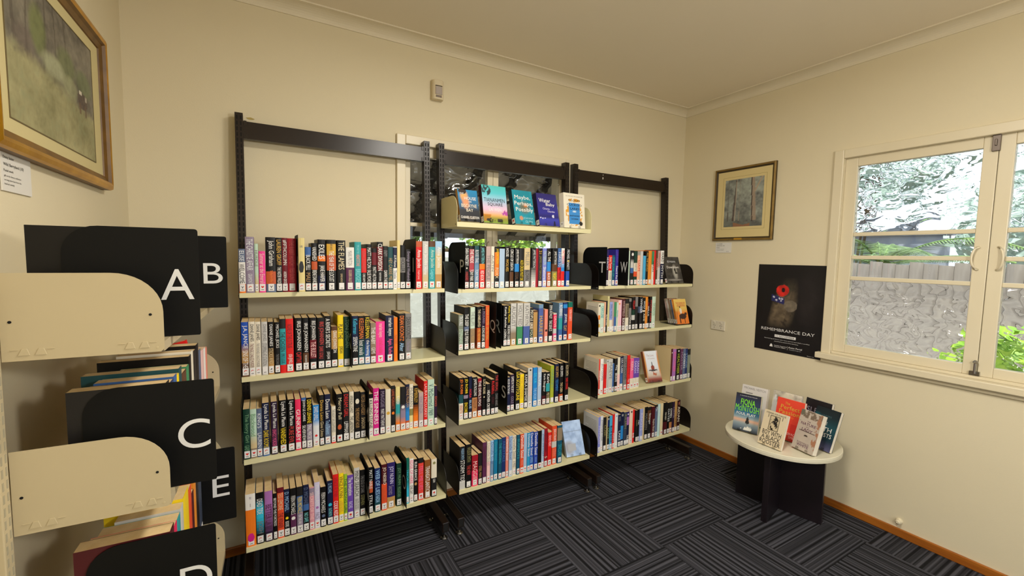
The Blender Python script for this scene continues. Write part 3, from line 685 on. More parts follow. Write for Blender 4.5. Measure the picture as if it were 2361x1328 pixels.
-7114 239 198 peri2,.6:bone;SMALL WORLD|denim|.08|.55;b
-6860 154 195 rosegrey;d
-6682 170 195 green3,.5:denim;c
-6502 127 192 pmint;PEARL|teal|.2|.6;d
-6366 162 205 blush;fig|orange|.08|.14;d
-6194 153 206 rose4;d
-6031 258 214 dmaroon;WHITEFIELD|rosegrey|.06|.55;BLACK|white|.6|.82;d
-5698 276 213 char,.15:dun,.6:bone;JOHN WHITE|char|.2|.58;d
-5371 213 214 grey,.1:char,.3:grey,.6:char;WIGMORE|white|.6|.8;d
-5076 257 222 black,.4:green,.55:pgrey,.7:black;WILLIAM|red|.1|.36;d
-4773 223 223 grey,.3:char;d
-4394 252 222 char,.3:slate,.5:char;WINTER|pale|.06|.5;c
-4105 212 215 black,.4:bone,.45:black;WOLF|pale|.1|.36;ASHE|bone|.5|.75;d
-3867 214 220 orange2;WARD|char|.4|.6;d
-3642 177 202 char,.1:wine,.4:char;WILLIS|white|.2|.6;d
-3449 200 221 black;WOOD DARK|dullred|.1|.8;d
-3221 328 220 pmint;TIM WINTON|leaf|.2|.6;d
@b3s2
-8012 121 233 vermil2;back|bone|1|1;ANGELA|bone|.2|.7;c
-7868 258 234 white;JILLY COOPER|mauve|.14|.62;h
-7564 227 196 red;COOPER|crim|.2|.5;h
-7327 143 224 pgrey;fig|green|.04|.08;h
-7160 361 224 pgrey;MAEVE|grey|.1|.6;h
-6790 126 192 denim;h
-6629 245 223 char;Meg|white|.2|.35;BRONTE|white|.44|.7;h
-6360 222 228 bone,.5:blush;h
-6104 214 233 navy,.3>.6:denim,.8:white;LISA CLARK|pale|.06|.5;h
-5825 287 233 grey;LUCY DIAMOND|char|.1|.7;h
-5487 239 234 red;DARCY|crim|.1|.6;Happy|blush|.7|.8;h
-5207 298 208 rose,.66:bone;KIERA|blush|.1|.4;h
-4888 260 209 violet,.66:bone;SARAH|lilac|.1|.5;h
-4613 262 206 violet,.66:bone;SARAH|lilac|.1|.5;h
-1240 193 238 dmaroon;back|sand|0|1;fig|bone|.1|.14;y
-1036 354 234 orchid;EVERYWHERE|rose|.1|.7;b
-634 388 232 black;fig|white|.04|.1;HEALTHIER|lime2|.16|.8;d
-216 290 228 plum;MASTER|mauve|.1|.7;d
86 244 228 slate;COBEN|pale|.1|.7;d
342 264 225 dblue;STONE|steel|.1|.7;d
637 310 220 char,.2:olivegrey;d
@b3s3
-8020 188 235 peri;back|pale|1|1;MEMORIES|lilac|.2|.8;d
-7808 237 238 pale;JOSEPHINE COX|grey|.1|.7;c
-7546 230 226 char;CUSK|olive|.2|.6;b
-7307 67 224 sand;n
-7230 203 225 char,.1:dblue,.3:char;ABBIE|white|.04|.1;OLIVE|leaf|.3|.7;d
-7016 220 227 azure3;BLUE BONE|black|.3|.8;d
-6748 172 232 red;MANN|blush|.55|.8;d
-6551 263 235 pale;fig|denim|.06|.1;b
-6268 230 221 navy;ROSS|grey|.06|.2;LAKE|pale|.5|.8;d
-6002 227 234 navy,.4:azure,.8:navy;KEN|white|.06|.12;d
-5749 240 230 slate2;KILIAN|olive|.06|.5;b
-5494 231 227 indigo,.15:orchid,.4:navy;fig|lilac|.04|.1;THE|white|.7|.82;b
-5237 286 240 blush2;fig|char|.04|.1;y
-4930 189 234 red;SHE|white|.7|.85;n
-4626 173 223 char;LUX|olive|.1|.7;c
-4445 153 228 black;MEI|pale|.2|.6;d
-4265 284 228 peri2;KNOTS|lilac|.1|.7;b
-3965 168 232 sand;n
-3781 300 232 black;MAUREEN|grey|.2|.7;c
-3454 303 227 char,.1:brown,.4:char;Stranger|white|.2|.55;d
-3067 307 224 dmaroon;Stephen Brand|bone|.4|.8;d
-2732 225 232 char,.1:slate;Mc|pale|.06|.2;d
-2479 227 236 pmint2;ICE|pale|.1|.5;n
-2195 258 235 cream;r
-1890 360 234 black,.6:dmaroon;MINA HARDY|bone|.3|.55;d
-1502 234 228 black;OATES|pale|.1|.7;d
-1238 266 228 char,.65:clay;OWEN|white|.2|.5;r
-960 227 228 dplum;ORME|mauve|.1|.6;c
-721 258 229 tan;DAVID|brown|.5|.8;b
-421 322 228 dmaroon2;BONE|salmon|.06|.14;AIDAN|bone|.2|.7;d
"""
# ------------------------------------------------------------------ shelving
def arc(cx, cy, r, a0, a1, n=8): return [(cx + r * math.cos(math.radians(a0 + (a1 - a0) * k / n)), cy + r * math.sin(math.radians(a0 + (a1 - a0) * k / n))) for k in range(n + 1)]
def bracket_mesh(depth, m, name='bracket'):
    # end panel in the y-z plane: y = 0 front ... depth back, thickness along x
    pts = [(0.004, -0.024), (depth, -0.024), (depth, 0.142)] + arc(0.075, 0.067, 0.075, 90, 180, 8) + [(0.0, -0.02)]
    g = G(); g.prism(pts, 'x', -0.001, 0.001)
    return g.mesh(name, m)
def tray(x0, x1, d, lip=0.019):
    g = G(); g.box(x0, x1, 0.002, d, -0.003, 0.0); g.box(x0, x1, 0.0, 0.002, -lip, 0.0); g.box(x0, x1, d - 0.002, d, -lip, -0.003); g.box(x0, x1, 0.0, 0.012, -lip - 0.001, -lip)
    return g
LEAN = 0.0368
def upy(z): return 0.222 - LEAN * (2.13 - z)      # front face of the leaning uprights
SHELVES = {'b1': [(1.3318, -.0479), (.9778, -.0609), (.6245, -.0739), (.2444, -.0879)], 'b2': [(1.3258, -.0481), (.9964, -.0602), (.6209, -.0741), (.2408, -.088)],
           'b3': [(1.3236, -.0482), (1.0211, -.0593), (.6195, -.0741), (.2393, -.0881)]}
BAYX = {'b1': (-2.7497, -1.8497), 'b2': (-1.7747, -0.8747), 'b3': (-0.8115, 0.0935)}
HW = 0.016
def leanbox(x0, x1, d0, d1, z0, z1, g):
    b = len(g.v)
    for z in (z0, z1): g.v += [(x0, upy(z) + d0, z), (x1, upy(z) + d0, z), (x1, upy(z) + d1, z), (x0, upy(z) + d1, z)]
    for q in ((3, 2, 1, 0), (4, 5, 6, 7), (0, 1, 5, 4), (1, 2, 6, 5), (2, 3, 7, 6), (3, 0, 4, 7)): g.f.append(tuple(b + i for i in q)); g.m.append(0)
bm_black = bracket_mesh(0.24, M_BLACK); bm_cream = bracket_mesh(0.2, M_SHELF)
for bay, lab in (('b1', 'dark metal shelving bay nearest the left corner'), ('b2', 'dark metal shelving bay in the middle, in front of the window'), ('b3', 'dark metal shelving bay nearest the right wall')):
    xa, xb = BAYX[bay]; root = tag(empty('shelving_bay', ((xa + xb) / 2, 0.1, 0)), lab, 'bookshelf', 'dark shelving bays along the back wall'); ox, oy = -(xa + xb) / 2, -0.1
    def P(g, name, m, par=None, **kw):
        o = g.build(name, m, par or root, **kw)
        if par is None: o.location = (ox, oy, 0)
        return o
    ends = (xa + 0.006, xb - 0.006)
    for ux in ends:
        g = G(); leanbox(ux - HW, ux + HW, 0, 0.046, 0.03, 2.135, g); up = P(g, 'upright', M_FRAME)
        g = G(); z = 0.2
        while z < 2.11:
            for s in (-0.0075, 0.0075): leanbox(ux + s - 0.0026, ux + s + 0.0026, -0.0006, 0.0, z, z + 0.017, g)
            z += 0.0254
        sl = P(g, 'slots', M_SLOT, up); sl['kind'] = 'stuff'
        yb = upy(0.05)
        ft = P(G().box(ux - 0.019, ux + 0.019, -0.105, yb + 0.04, 0.045, 0.098), 'base_foot', M_FRAME, bevel=0.004)
        P(G().box(ux - 0.013, ux + 0.013, -0.1055, -0.104, 0.051, 0.092), 'foot_end', M_SLOT, ft)
        for fy in (-0.08, 0.1):
            g = G(); g.lathe([(0.019, 0.0), (0.02, 0.004), (0.012, 0.009), (0.012, 0.012)], ux, fy, 14); g.lathe([(0.005, 0.01), (0.005, 0.046)], ux, fy, 8)
            P(g, 'levelling_glide', M_CHROME, ft)
    g = G(); leanbox(ends[0] + HW, ends[1] - HW, 0.004, 0.034, 2.022, 2.1, g); P(g, 'top_beam', M_FRAME)
    for z in (2.03, 2.09):
        for ux, s in ((ends[0] + HW, 1), (ends[1] - HW, -1)):
            P(G().box(ux - 0.006 + s * 0.008, ux + 0.006 + s * 0.008, upy(z) + 0.0, upy(z) + 0.008, z - 0.008, z + 0.012), 'beam_hook', M_FRAME)
    levels = list(SHELVES[bay]) + ([(1.6795, -0.03)] if bay == 'b2' else [])
    for k, (z, ly) in enumerate(levels):
        cream = k == 4; d = upy(z) - ly - 0.002
        sh = P(tray(-(xb - xa) / 2, (xb - xa) / 2, d, 0.024 if cream else 0.019), 'shelf', M_SHELF, root); sh.location = (0, ly - 0.1, z)
        for s in (-1, 1):
            link(bracket_mesh(d, M_SHELF if cream else M_BLACK), 'bracket', sh, (s * ((xb - xa) / 2 + 0.0014), -0.002, 0))
        for s in (-1, 1):
            o = G().lathe([(0.004, 0), (0.003, 0.0015)], 0, 0, 8).build('rivet', M_STEEL, sh, (s * ((xb - xa) / 2 + 0.0025), 0.014, -0.012)); o.rotation_euler = (0, s * math.pi / 2, 0)
# letter plates standing between the books (front edge at y = 0, letter on the -x face)
M_SIGNM = None
def letter_plate(ch, loc, rotz, label, w=0.235, h=0.248):
    root = tag(empty('letter_divider', loc, rotz), label, 'divider', 'black letter dividers')
    pts = [(0.002, 0.0), (w, 0.0), (w, h - 0.06)] + arc(w - 0.06, h - 0.06, 0.06, 0, 90, 8) + arc(0.006, h - 0.006, 0.006, 90, 180, 3) + [(0.0, 0.003)]
    G().prism(pts, 'x', -0.0008, 0.0008).build('plate', M_SIGN, root)
    text(ch, root, (-0.0012, 0.072, 0.085), (0, -1, 0), (0, 0, 1), 0.062, 0.07, M_LETTER, 'letter', amin=0.3, amax=1.15)
SIGNS = [('H', 'b1', 0, -2.5303, 'black plate seen edge-on between red and yellow books, top left shelf'), ('I', 'b1', 0, -2.0125, 'black divider with thin white stroke beside the red book, top left shelf'),
 ('K', 'b1', 1, -2.3170, 'black divider after the dark green book, second left shelf'), ('L', 'b1', 2, -2.7533, 'black divider at the left end of the third left shelf'),
 ('M', 'b1', 2, -2.2445, 'black divider halfway along the third left shelf'), ('N', 'b1', 3, -2.2490, 'black divider halfway along the bottom left shelf'),
 ('O', 'b1', 3, -2.0705, 'black divider with grey letter O, bottom left shelf'), ('P', 'b2', 0, -1.7500, 'black divider lettered P, top row of the middle bay'),
 ('Q', 'b2', 1, -1.5690, 'black divider lettered Q, second row of the middle bay'), ('R', 'b2', 1, -1.5360, 'black divider lettered R, second row of the middle bay'),
 ('S', 'b2', 2, -1.4990, 'black divider lettered S, third row of the middle bay'), ('T', 'b3', 0, -0.7800, 'black divider lettered T, top row of the right bay'),
 ('W', 'b3', 0, -0.5930, 'black divider lettered W, top row of the right bay')]
for ch, b, k, x, lab in SIGNS:
    z, ly = SHELVES[b][k]; letter_plate(ch, (x, ly - 0.034, z + 0.0006), 0, lab)
# ------------------------------------------------------------------ books
def shape_mesh(name, pts, m):
    me = bpy.data.meshes.new(name); me.from_pydata([(x, 0, z) for x, z in pts], [], [tuple(range(len(pts)))]); me.materials.append(m); me.update(); return me
_heart = [(0, -0.45), (0.45, 0.05), (0.48, 0.25), (0.36, 0.42), (0.18, 0.42), (0, 0.22), (-0.18, 0.42), (-0.36, 0.42), (-0.48, 0.25), (-0.45, 0.05)]
_cres = arc(0, -0.05, 0.5, 20, 190, 8) + arc(0.06, -0.22, 0.42, 180, 40, 8)
_y = [(-0.5, 0.4), (-0.25, 0.4), (0, 0.15), (0.4, 0.45), (0.5, 0.3), (0.12, 0.0), (0.12, -0.4), (-0.08, -0.4), (-0.08, 0.0)]
_dog = [(-0.45, -0.3), (-0.2, 0.1), (0.1, 0.4), (0.45, 0.35), (0.2, 0.1), (0.3, -0.4), (0.1, -0.1), (-0.15, -0.35)]
_cross = [(-0.1, -0.5), (0.1, -0.5), (0.1, 0.1), (0.35, 0.1), (0.35, 0.28), (0.1, 0.28), (0.1, 0.5), (-0.1, 0.5), (-0.1, 0.28), (-0.35, 0.28), (-0.35, 0.1), (-0.1, 0.1)]
_quo = [(-0.4, 0.3), (-0.1, 0.3), (-0.1, -0.1), (-0.25, -0.4), (0.1, -0.1), (0.1, 0.3), (0.4, 0.3), (0.4, -0.1), (0.2, -0.4), (0.15, 0.1), (-0.2, 0.1)]
_blob = [(-0.45, -0.2), (-0.2, -0.45), (0.3, -0.4), (0.48, 0.0), (0.25, 0.42), (-0.15, 0.45), (-0.42, 0.2)]
ICON = {'h': shape_mesh('heart_icon', _heart, mat('d8261c', 0.5)), 'c': shape_mesh('swoosh_icon', _cres, mat('d8452a', 0.5)), 'y': shape_mesh('mark_icon', _y, mat('2a2a2c', 0.5)),
        'd': shape_mesh('dog_icon', _dog, mat('26242a', 0.5)), 't': shape_mesh('cross_icon', _cross, mat('1a1a1a', 0.5)), 'q': shape_mesh('quote_icon', _quo, mat('d86a78', 0.5)),
        'r': shape_mesh('splash_icon', _blob, mat('cc3a30', 0.5))}
DASH = shape_mesh('shelf_mark', [(-0.5, -0.12), (0.5, -0.12), (0.5, 0.12), (-0.5, 0.12)], mat('30302e', 0.5))
STK = G().box(-0.5, 0.5, -0.00025, 0.00025, 0, 1).mesh('spine_label', M_STICK)
BLOBS = {}
def blob(col):
    if col not in BLOBS: BLOBS[col] = shape_mesh('emblem', _blob, mat(col, 0.4))
    return BLOBS[col]
SLAB = {}
def spine_bands(spec):
    """list of (top fraction, colour triple) from 'base,.3:white,.5>.8:orange'"""
    parts = spec.split(','); cur = lin(parts[0]); out = [(0.0, cur)]
    for p in parts[1:]:
        rng, c = p.split(':'); c = lin(c)
        if '>' in rng:
            a, b = map(float, rng.split('>'))
            for k in range(6): out.append((a + (b - a) * k / 5, mixc(cur, c, (k + 1) / 6)))
        else: out.append((float(rng), c))
        cur = c
    out.sort(key=lambda t: t[0]); return out
def book(loc, t, h, d, spec, texts, sticker, label, group, rotz=0.0, hard=False, white=False):
    """generic book: spine faces -y, thickness t along +x, depth d along +y, height h"""
    root = tag(empty('book', loc, rotz), label, 'book', group)
    bands = spine_bands(spec); mats = []; idx = []
    for _, c in bands:
        m = mat(c, 0.45, 0, 0.0, 0.3)
        if m not in mats: mats.append(m)
        idx.append(mats.index(m))
    base = max(range(len(bands)), key=lambda i: (bands[i + 1][0] if i + 1 < len(bands) else 1.0) - bands[i][0])
    bi = idx[0] if len(bands) == 1 else idx[base]
    g = G(); c = 0.0016 if hard else 0.0006; rd = min(0.0022, t * 0.14)
    sec = [(0, rd), (t * 0.22, rd * 0.25), (t * 0.5, 0), (t * 0.78, rd * 0.25), (t, rd)]
    zs = [h * (1 - f) for f, _ in bands] + [0.0]
    for i in range(len(bands)):
        z1, z0 = zs[i], zs[i + 1]
        if z1 - z0 < 1e-5: continue
        for a, b in zip(sec[:-1], sec[1:]): g.poly([(a[0], a[1], z0), (b[0], b[1], z0), (b[0], b[1], z1), (a[0], a[1], z1)], idx[i])
        for (x0, x1) in ((0, c), (t - c, t)):
            g.poly([(x0, rd, z0), (x0, d, z0), (x0, d, z1), (x0, rd, z1)], idx[i] if len(bands) < 9 else bi) if x0 == 0 else g.poly([(x1, d, z0), (x1, rd, z0), (x1, rd, z1), (x1, d, z1)], idx[i] if len(bands) < 9 else bi)
    for x0, x1 in ((0, c), (t - c, t)):
        g.poly([(x0, rd, h), (x1, rd, h), (x1, d, h), (x0, d, h)], idx[0]); g.poly([(x0, d, 0), (x1, d, 0), (x1, d, h), (x0, d, h)], bi)
        xi = c if x0 == 0 else t - c; g.poly([(xi, rd, 0), (xi, d, 0), (xi, d, h), (xi, rd, h)], bi)
    g.poly([(p[0], p[1], h) for p in sec] + [(t - c, rd + c, h), (c, rd + c, h)], idx[0])
    bk = [x for x in texts if x.startswith('back|')]; texts = [x for x in texts if not x.startswith('back|')]
    cov = g.build('cover', mats, root)
    if bk:                                   # pale printed back cover on the left side
        bc = bk[0].split('|')[1]; G().box(-0.0004, 0.0, rd, d, 0.0, h).build('back_cover', mat(bc, 0.4, 0, 0.1), cov)
        if bk[0].split('|')[2] != '0':
            gl = G(); R = random.Random(int(h * 1e4))
            for q in range(16): gl.box(-0.0007, -0.0004, d * 0.12 + R.random() * 0.004, d * (0.86 - 0.2 * (q % 6 == 5)), h * (0.86 - q * 0.04), h * (0.86 - q * 0.04) + 0.0022)
            gl.build('blurb_lines', mat('8a8478', 0.6), cov)
    ins = 0.003 if hard else 0.0003
    G().box(c + 0.0001, t - c - 0.0001, rd + c, d - ins, ins, h - ins).build('page_block', M_PAGEW if white else M_PAGE, root)
    e = -0.0004
    for tx in texts:
        s, col, f0, f1 = tx.split('|'); f0, f1 = float(f0), float(f1)
        if s == 'fig':
            o = link(blob(col), 'emblem', cov, (t / 2, e, h * (1 - (f0 + f1) / 2))); o.scale = (min(t * 0.75, h * (f1 - f0)), 1, h * (f1 - f0)); continue
        th = min(t * 0.74, 0.025)
        text(s, cov, (t / 2 - th / 2, e, h * (1 - f0)), (0, 0, -1), (1, 0, 0), h * (f1 - f0), th, mat(col, 0.45), 'spine_lettering', amin=0.4, amax=1.3)
    if sticker != 'n':
        sw = min(t * 0.86, 0.022); sh = 0.030; sb = 0.006
        o = link(STK, 'spine_label', root, (t / 2, -0.0001, sb)); o.scale = (sw, 1, sh)
        if sticker in ICON:
            q = link(ICON[sticker], 'label_icon', o, (0, -0.0006, 0.56)); q.scale = (0.55, 1, 0.55 * sw / sh)
        q = link(DASH, 'label_mark', o, (0, -0.0006, 0.2)); q.scale = (0.5, 1, 0.3)
    return root
ORD = ['first', 'second', 'third', 'fourth', 'fifth', 'sixth', 'seventh', 'eighth', 'ninth', 'tenth', 'eleventh', 'twelfth', 'thirteenth', 'fourteenth', 'fifteenth', 'sixteenth', 'seventeenth']
ROWN = ['top row', 'second row', 'third row', 'bottom row']; BAYN = {'b1': 'left bay', 'b2': 'middle bay', 'b3': 'right bay'}
def describe(spec, texts, sticker, w, h):
    cs = [p.split(':')[-1] for p in spec.split(',')]; a = NAMES[cs[0]]; b = None
    for c in cs[1:]:
        if NAMES[c] != a: b = NAMES[c]; break
    col = a + (' and ' + b if b else '')
    size = 'slim ' if w < 0.02 else 'thick ' if w > 0.034 else ''
    if h < 0.19: size = 'short ' + size
    tc = [x.split('|')[1] for x in texts if not x.startswith(('fig', 'back'))]
    return size + col + ' book' + (' with %s lettering' % NAMES[tc[0]] if tc else '')
rows = {}; cur = None
for ln in BOOKS.strip().split('\n'):
    if ln[0] == '@': cur = ln[1:]; rows[cur] = []; continue
    hd, *rest = ln.split(';'); x, w, h, spec = hd.split()
    rows[cur].append((int(x) / 1e4, int(w) / 1e4, int(h) / 1e3, spec, rest[:-1], rest[-1]))
for key, lst in rows.items():
    bay, k = key[:2], int(key[3]); z, ly = SHELVES[bay][k]; n = len(lst); ds = [describe(s, t, st, w, h) for _, w, h, s, t, st in lst]
    plates = [x for ch, b, kk, x, lab in SIGNS if b == bay and kk == k]
    for i, (x, w, h, spec, texts, st) in enumerate(lst):
        for px in plates:                       # keep clear of the divider plates
            if x - 0.0012 < px < x + w + 0.0012:
                if px < x + w / 2: nx = px + 0.0015; w -= max(0, nx - x); x = max(x, nx)
                else: w = px - 0.0015 - x
        R = random.Random(i * 31 + k * 7 + ord(bay[1])); w = max(w, 0.006); w = min(w, BAYX[bay][1] - 0.003 - x)
        place = '%s from %s' % ((ORD[i], 'left') if i < (n + 1) // 2 else (ORD[n - 1 - i], 'right'))
        place = place.replace('first from left', 'leftmost').replace('first from right', 'rightmost')
        lab = '%s, %s%s of %s' % (ds[i], place + ' in ' if ds.count(ds[i]) > 1 else 'in ', ROWN[k], BAYN[bay])
        if len(lab.split()) > 16: lab = lab.replace(' lettering', '').replace(' with %s,' % lab.split(' with ')[-1].split(',')[0], ',')
        d = min(max(h * 0.64, 0.11), 0.155); hard = w > 0.03 and R.random() < 0.3
        book((x, ly + 0.006 + R.random() * 0.005, z + 0.0003), w, h, d, spec, texts, st, lab, 'books in the %s of the %s' % (ROWN[k], BAYN[bay]), hard=hard)

wb = bpy.data.objects['wall_back']
for cx, cz, r_, c_ in ((-2.70, 2.132, 0.016, 'b09a58'), (-0.035, 2.112, 0.012, 'a8924e'), (0.012, 2.113, 0.007, 'a8924e')):
    R = random.Random(int(cx * 100)); G().prism([(cx + r_ * math.cos(a) * R.uniform(0.6, 1.3), cz + 0.35 * r_ * math.sin(a) * R.uniform(0.6, 1.3)) for a in [k * 0.7 for k in range(9)]], 'y', YB - 0.0012, YB + 0.0005).build('paint_chip', mat(c_, 0.8), wb)
bay3 = [o for o in bpy.data.objects if o.name.startswith('shelving_bay') and o['label'].endswith('right wall')][0]
for cx, cz, r_ in ((-0.567, 2.063, 0.006), (-0.566, 2.086, 0.003)):
    G().prism([(cx + 0.6 * r_ * math.cos(a), cz + 1.4 * r_ * math.sin(a)) for a in [k * 0.7 for k in range(9)]], 'y', upy(2.06) + 0.0028, upy(2.06) + 0.006).build('paint_spot', mat('d8d4cc', 0.5), [c for c in bay3.children if c.name.startswith('top_beam')][0])
# ------------------------------------------------------------------ the cream unit on the left wall
LY0, LROT = -0.967, -math.atan(0.0275 / 0.9)
Lm = Matrix.Translation((-2.853, LY0, 0)) @ Matrix.Rotation(LROT, 4, 'Z')
def LW(x, y, z): v = Lm @ Vector((x, y, z)); return (v.x, v.y, v.z)      # local: x towards the room, y along the shelf, z up
lu = tag(empty('wall_shelving', LW(-0.12, 0.45, 0), LROT), 'ivory metal shelving unit against the left wall', 'bookshelf')
def LP(g, name, m, par=None, **kw):
    o = g.build(name, m, par or lu, **kw)
    if par is None: o.location = (0.12, -0.45, 0)
    return o
for uy in (-0.018, 0.918):
    up = LP(G().box(-0.287, -0.250, uy - 0.016, uy + 0.016, 0.02, 1.44), 'upright', M_WHITE, bevel=0.002)
    g = G(); z = 0.2
    while z < 1.41:
        for s in (-0.0075, 0.0075): g.box(-0.250, -0.2494, uy + s - 0.0026, uy + s + 0.0026, z, z + 0.017)
        for s in (-0.276, -0.262): g.box(s - 0.0026, s + 0.0026, uy - 0.0166, uy - 0.016, z, z + 0.017)
        z += 0.0254
    sl = LP(g, 'slots', mat('a39a80', 0.8), up); sl['kind'] = 'stuff'
    LP(G().box(-0.287, 0.05, uy - 0.018, uy + 0.018, 0.03, 0.085), 'base_foot', M_WHITE, bevel=0.004)
LZ = (1.307, 0.955, 0.605, 0.25)
def lbracket():
    d = 0.249; pts = [(-d, -0.022), (-0.006, -0.022), (0.0, -0.016), (0.0, 0.065)] + arc(-0.085, 0.065, 0.085, 0, 90, 10)[1:] + [(-d, 0.15)]
    return G().prism(pts, 'y', -0.001, 0.001).mesh('bracket', M_WHITE)
LB = lbracket()
M_DENT = noisy('ivory_enamel_dent', 'c2b48f', 'c6b893', 4, 0.4)
for z in LZ:
    g = G(); g.box(-0.248, -0.002, 0, 0.9, -0.003, 0); g.box(-0.002, 0, 0, 0.9, -0.02, 0); g.box(-0.248, -0.246, 0, 0.9, -0.02, -0.003); g.box(-0.012, 0, 0, 0.9, -0.021, -0.02)
    sh = LP(g, 'shelf', M_WHITE, lu); sh.location = (0.12, -0.45, z)
    for y in (-0.0015, 0.9015):
        br = link(LB, 'bracket', sh, (0, y, 0))
        for hx, hz in ((-0.022, 0.06), (-0.235, 0.055)): G().prism(arc(hx, hz, 0.0028, 0, 330, 11), 'y', -0.0016, -0.0011).build('bolt_hole', M_SLOT, br)
        G().prism(arc(-0.012, -0.012, 0.0022, 0, 330, 11), 'y', -0.0016, -0.0011).build('bolt_hole', M_DENT, br)
        for cx in (-0.045, -0.205):
            g = G()
            for s in (-1, 1):
                q = cx + s * 0.012
                g.prism([(q - 0.010, -0.012), (q + 0.008, -0.012), (q + 0.004, 0.002), (q - 0.004, 0.002)], 'y', -0.0024, -0.001)
                g.prism([(q + s * 0.014 - 0.006, -0.001), (q + s * 0.014 + 0.006, -0.001), (q + s * 0.014 + 0.006, 0.0004), (q + s * 0.014 - 0.006, 0.0004)], 'y', -0.0022, -0.001)
            g.build('pressed_tab', M_WHITE, br, bevel=0.0006)
R90 = math.pi / 2 + LROT
for ch, x, y, k, lab in (('A', 0.058, 0.058, 0, 'large black divider lettered A on the left wall unit'), ('B', 0.062, 0.627, 0, 'black divider lettered B on the left wall unit'),
                         ('C', 0.082, 0.040, 1, 'large black divider lettered C on the left wall unit'), ('E', 0.08, 0.489, 2, 'black divider lettered E on the left wall unit'),
                         ('D', 0.078, 0.024, 2, 'black divider lettered D at the bottom left of the wall unit')):
    letter_plate(ch, LW(x, y, LZ[k] + 0.0006), R90, lab)
def lbook(y, t, h, d, spec, k, lab, x=-0.008, texts=(), st='b', white=False):
    return book(LW(x, y, LZ[k] + 0.0004), t, h, d, spec, list(texts), st, lab, 'books on the left wall unit', rotz=R90, white=white)
lbook(0.061, 0.034, 0.245, 0.2, 'black', 0, 'black book standing behind the A divider', -0.03)
for y, t, h, d, spec, lab in ((0.043, 0.036, 0.246, 0.17, 'char', 'thick charcoal book directly behind the C divider'), (0.084, 0.04, 0.236, 0.155, 'dblue', 'dark blue book behind the C divider, second from near end'),
    (0.128, 0.034, 0.24, 0.15, 'denim', 'mid blue book on the second shelf of the wall unit'), (0.166, 0.02, 0.235, 0.15, 'yellow', 'slim yellow book on the second shelf of the wall unit'),
    (0.19, 0.034, 0.245, 0.19, 'dteal', 'dark teal book on the second shelf of the wall unit'), (0.228, 0.06, 0.222, 0.15, 'brown', 'thick brown book on the second shelf of the wall unit'),
    (0.291, 0.034, 0.226, 0.15, 'green3', 'mid green book on the second shelf of the wall unit'), (0.329, 0.034, 0.247, 0.2, 'black', 'black book with wide cover on the second shelf of the wall unit'),
    (0.366, 0.03, 0.254, 0.17, 'bone', 'off-white patterned book on the second shelf of the wall unit'), (0.4, 0.044, 0.246, 0.16, 'char', 'charcoal book on the second shelf of the wall unit'),
    (0.448, 0.045, 0.256, 0.17, 'black', 'tall black book among the second shelf of the wall unit'), (0.496, 0.036, 0.23, 0.15, 'slate', 'slate book on the second shelf of the wall unit'),
    (0.535, 0.06, 0.22, 0.15, 'blush', 'thick blush book on the second shelf of the wall unit'), (0.6, 0.03, 0.215, 0.15, 'white', 'white book near the far end of the wall unit'),
    (0.634, 0.03, 0.21, 0.15, 'salmon', 'salmon book near the far end of the wall unit')):
    lbook(y, t, h, d, spec, 1, lab)
rb = lbook(0.672, 0.024, 0.24, 0.155, 'red', 1, 'red book tipped up near the far end of the wall unit', -0.03)
rb.rotation_euler = (math.radians(-14), 0, R90); rb.location = LW(-0.012, 0.672, LZ[1] + 0.003)
for y, t, h, d, spec, lab in ((0.028, 0.04, 0.25, 0.168, 'dmaroon', 'thick maroon book behind the D divider'), (0.07, 0.028, 0.238, 0.16, 'dpink', 'deep pink book behind the D divider'),
    (0.1, 0.04, 0.236, 0.15, 'teal', 'teal book on the third shelf of the wall unit'), (0.142, 0.036, 0.242, 0.13, 'pgrey', 'light grey book on the third shelf of the wall unit'),
    (0.18, 0.07, 0.25, 0.16, 'yellow', 'thick bright yellow book on the third shelf of the wall unit'), (0.252, 0.04, 0.236, 0.15, 'vermil', 'orange-red book on the third shelf of the wall unit'),
    (0.294, 0.03, 0.205, 0.15, 'dmaroon', 'maroon book beside the orange-red book on the wall unit'), (0.326, 0.036, 0.222, 0.15, 'orange2', 'orange book before the E divider on the wall unit'),
    (0.365, 0.04, 0.216, 0.15, 'char', 'charcoal book before the E divider on the wall unit'), (0.407, 0.05, 0.21, 0.15, 'slate2', 'dark slate book before the E divider on the wall unit')):
    lbook(y, t, h, d, spec, 2, lab)
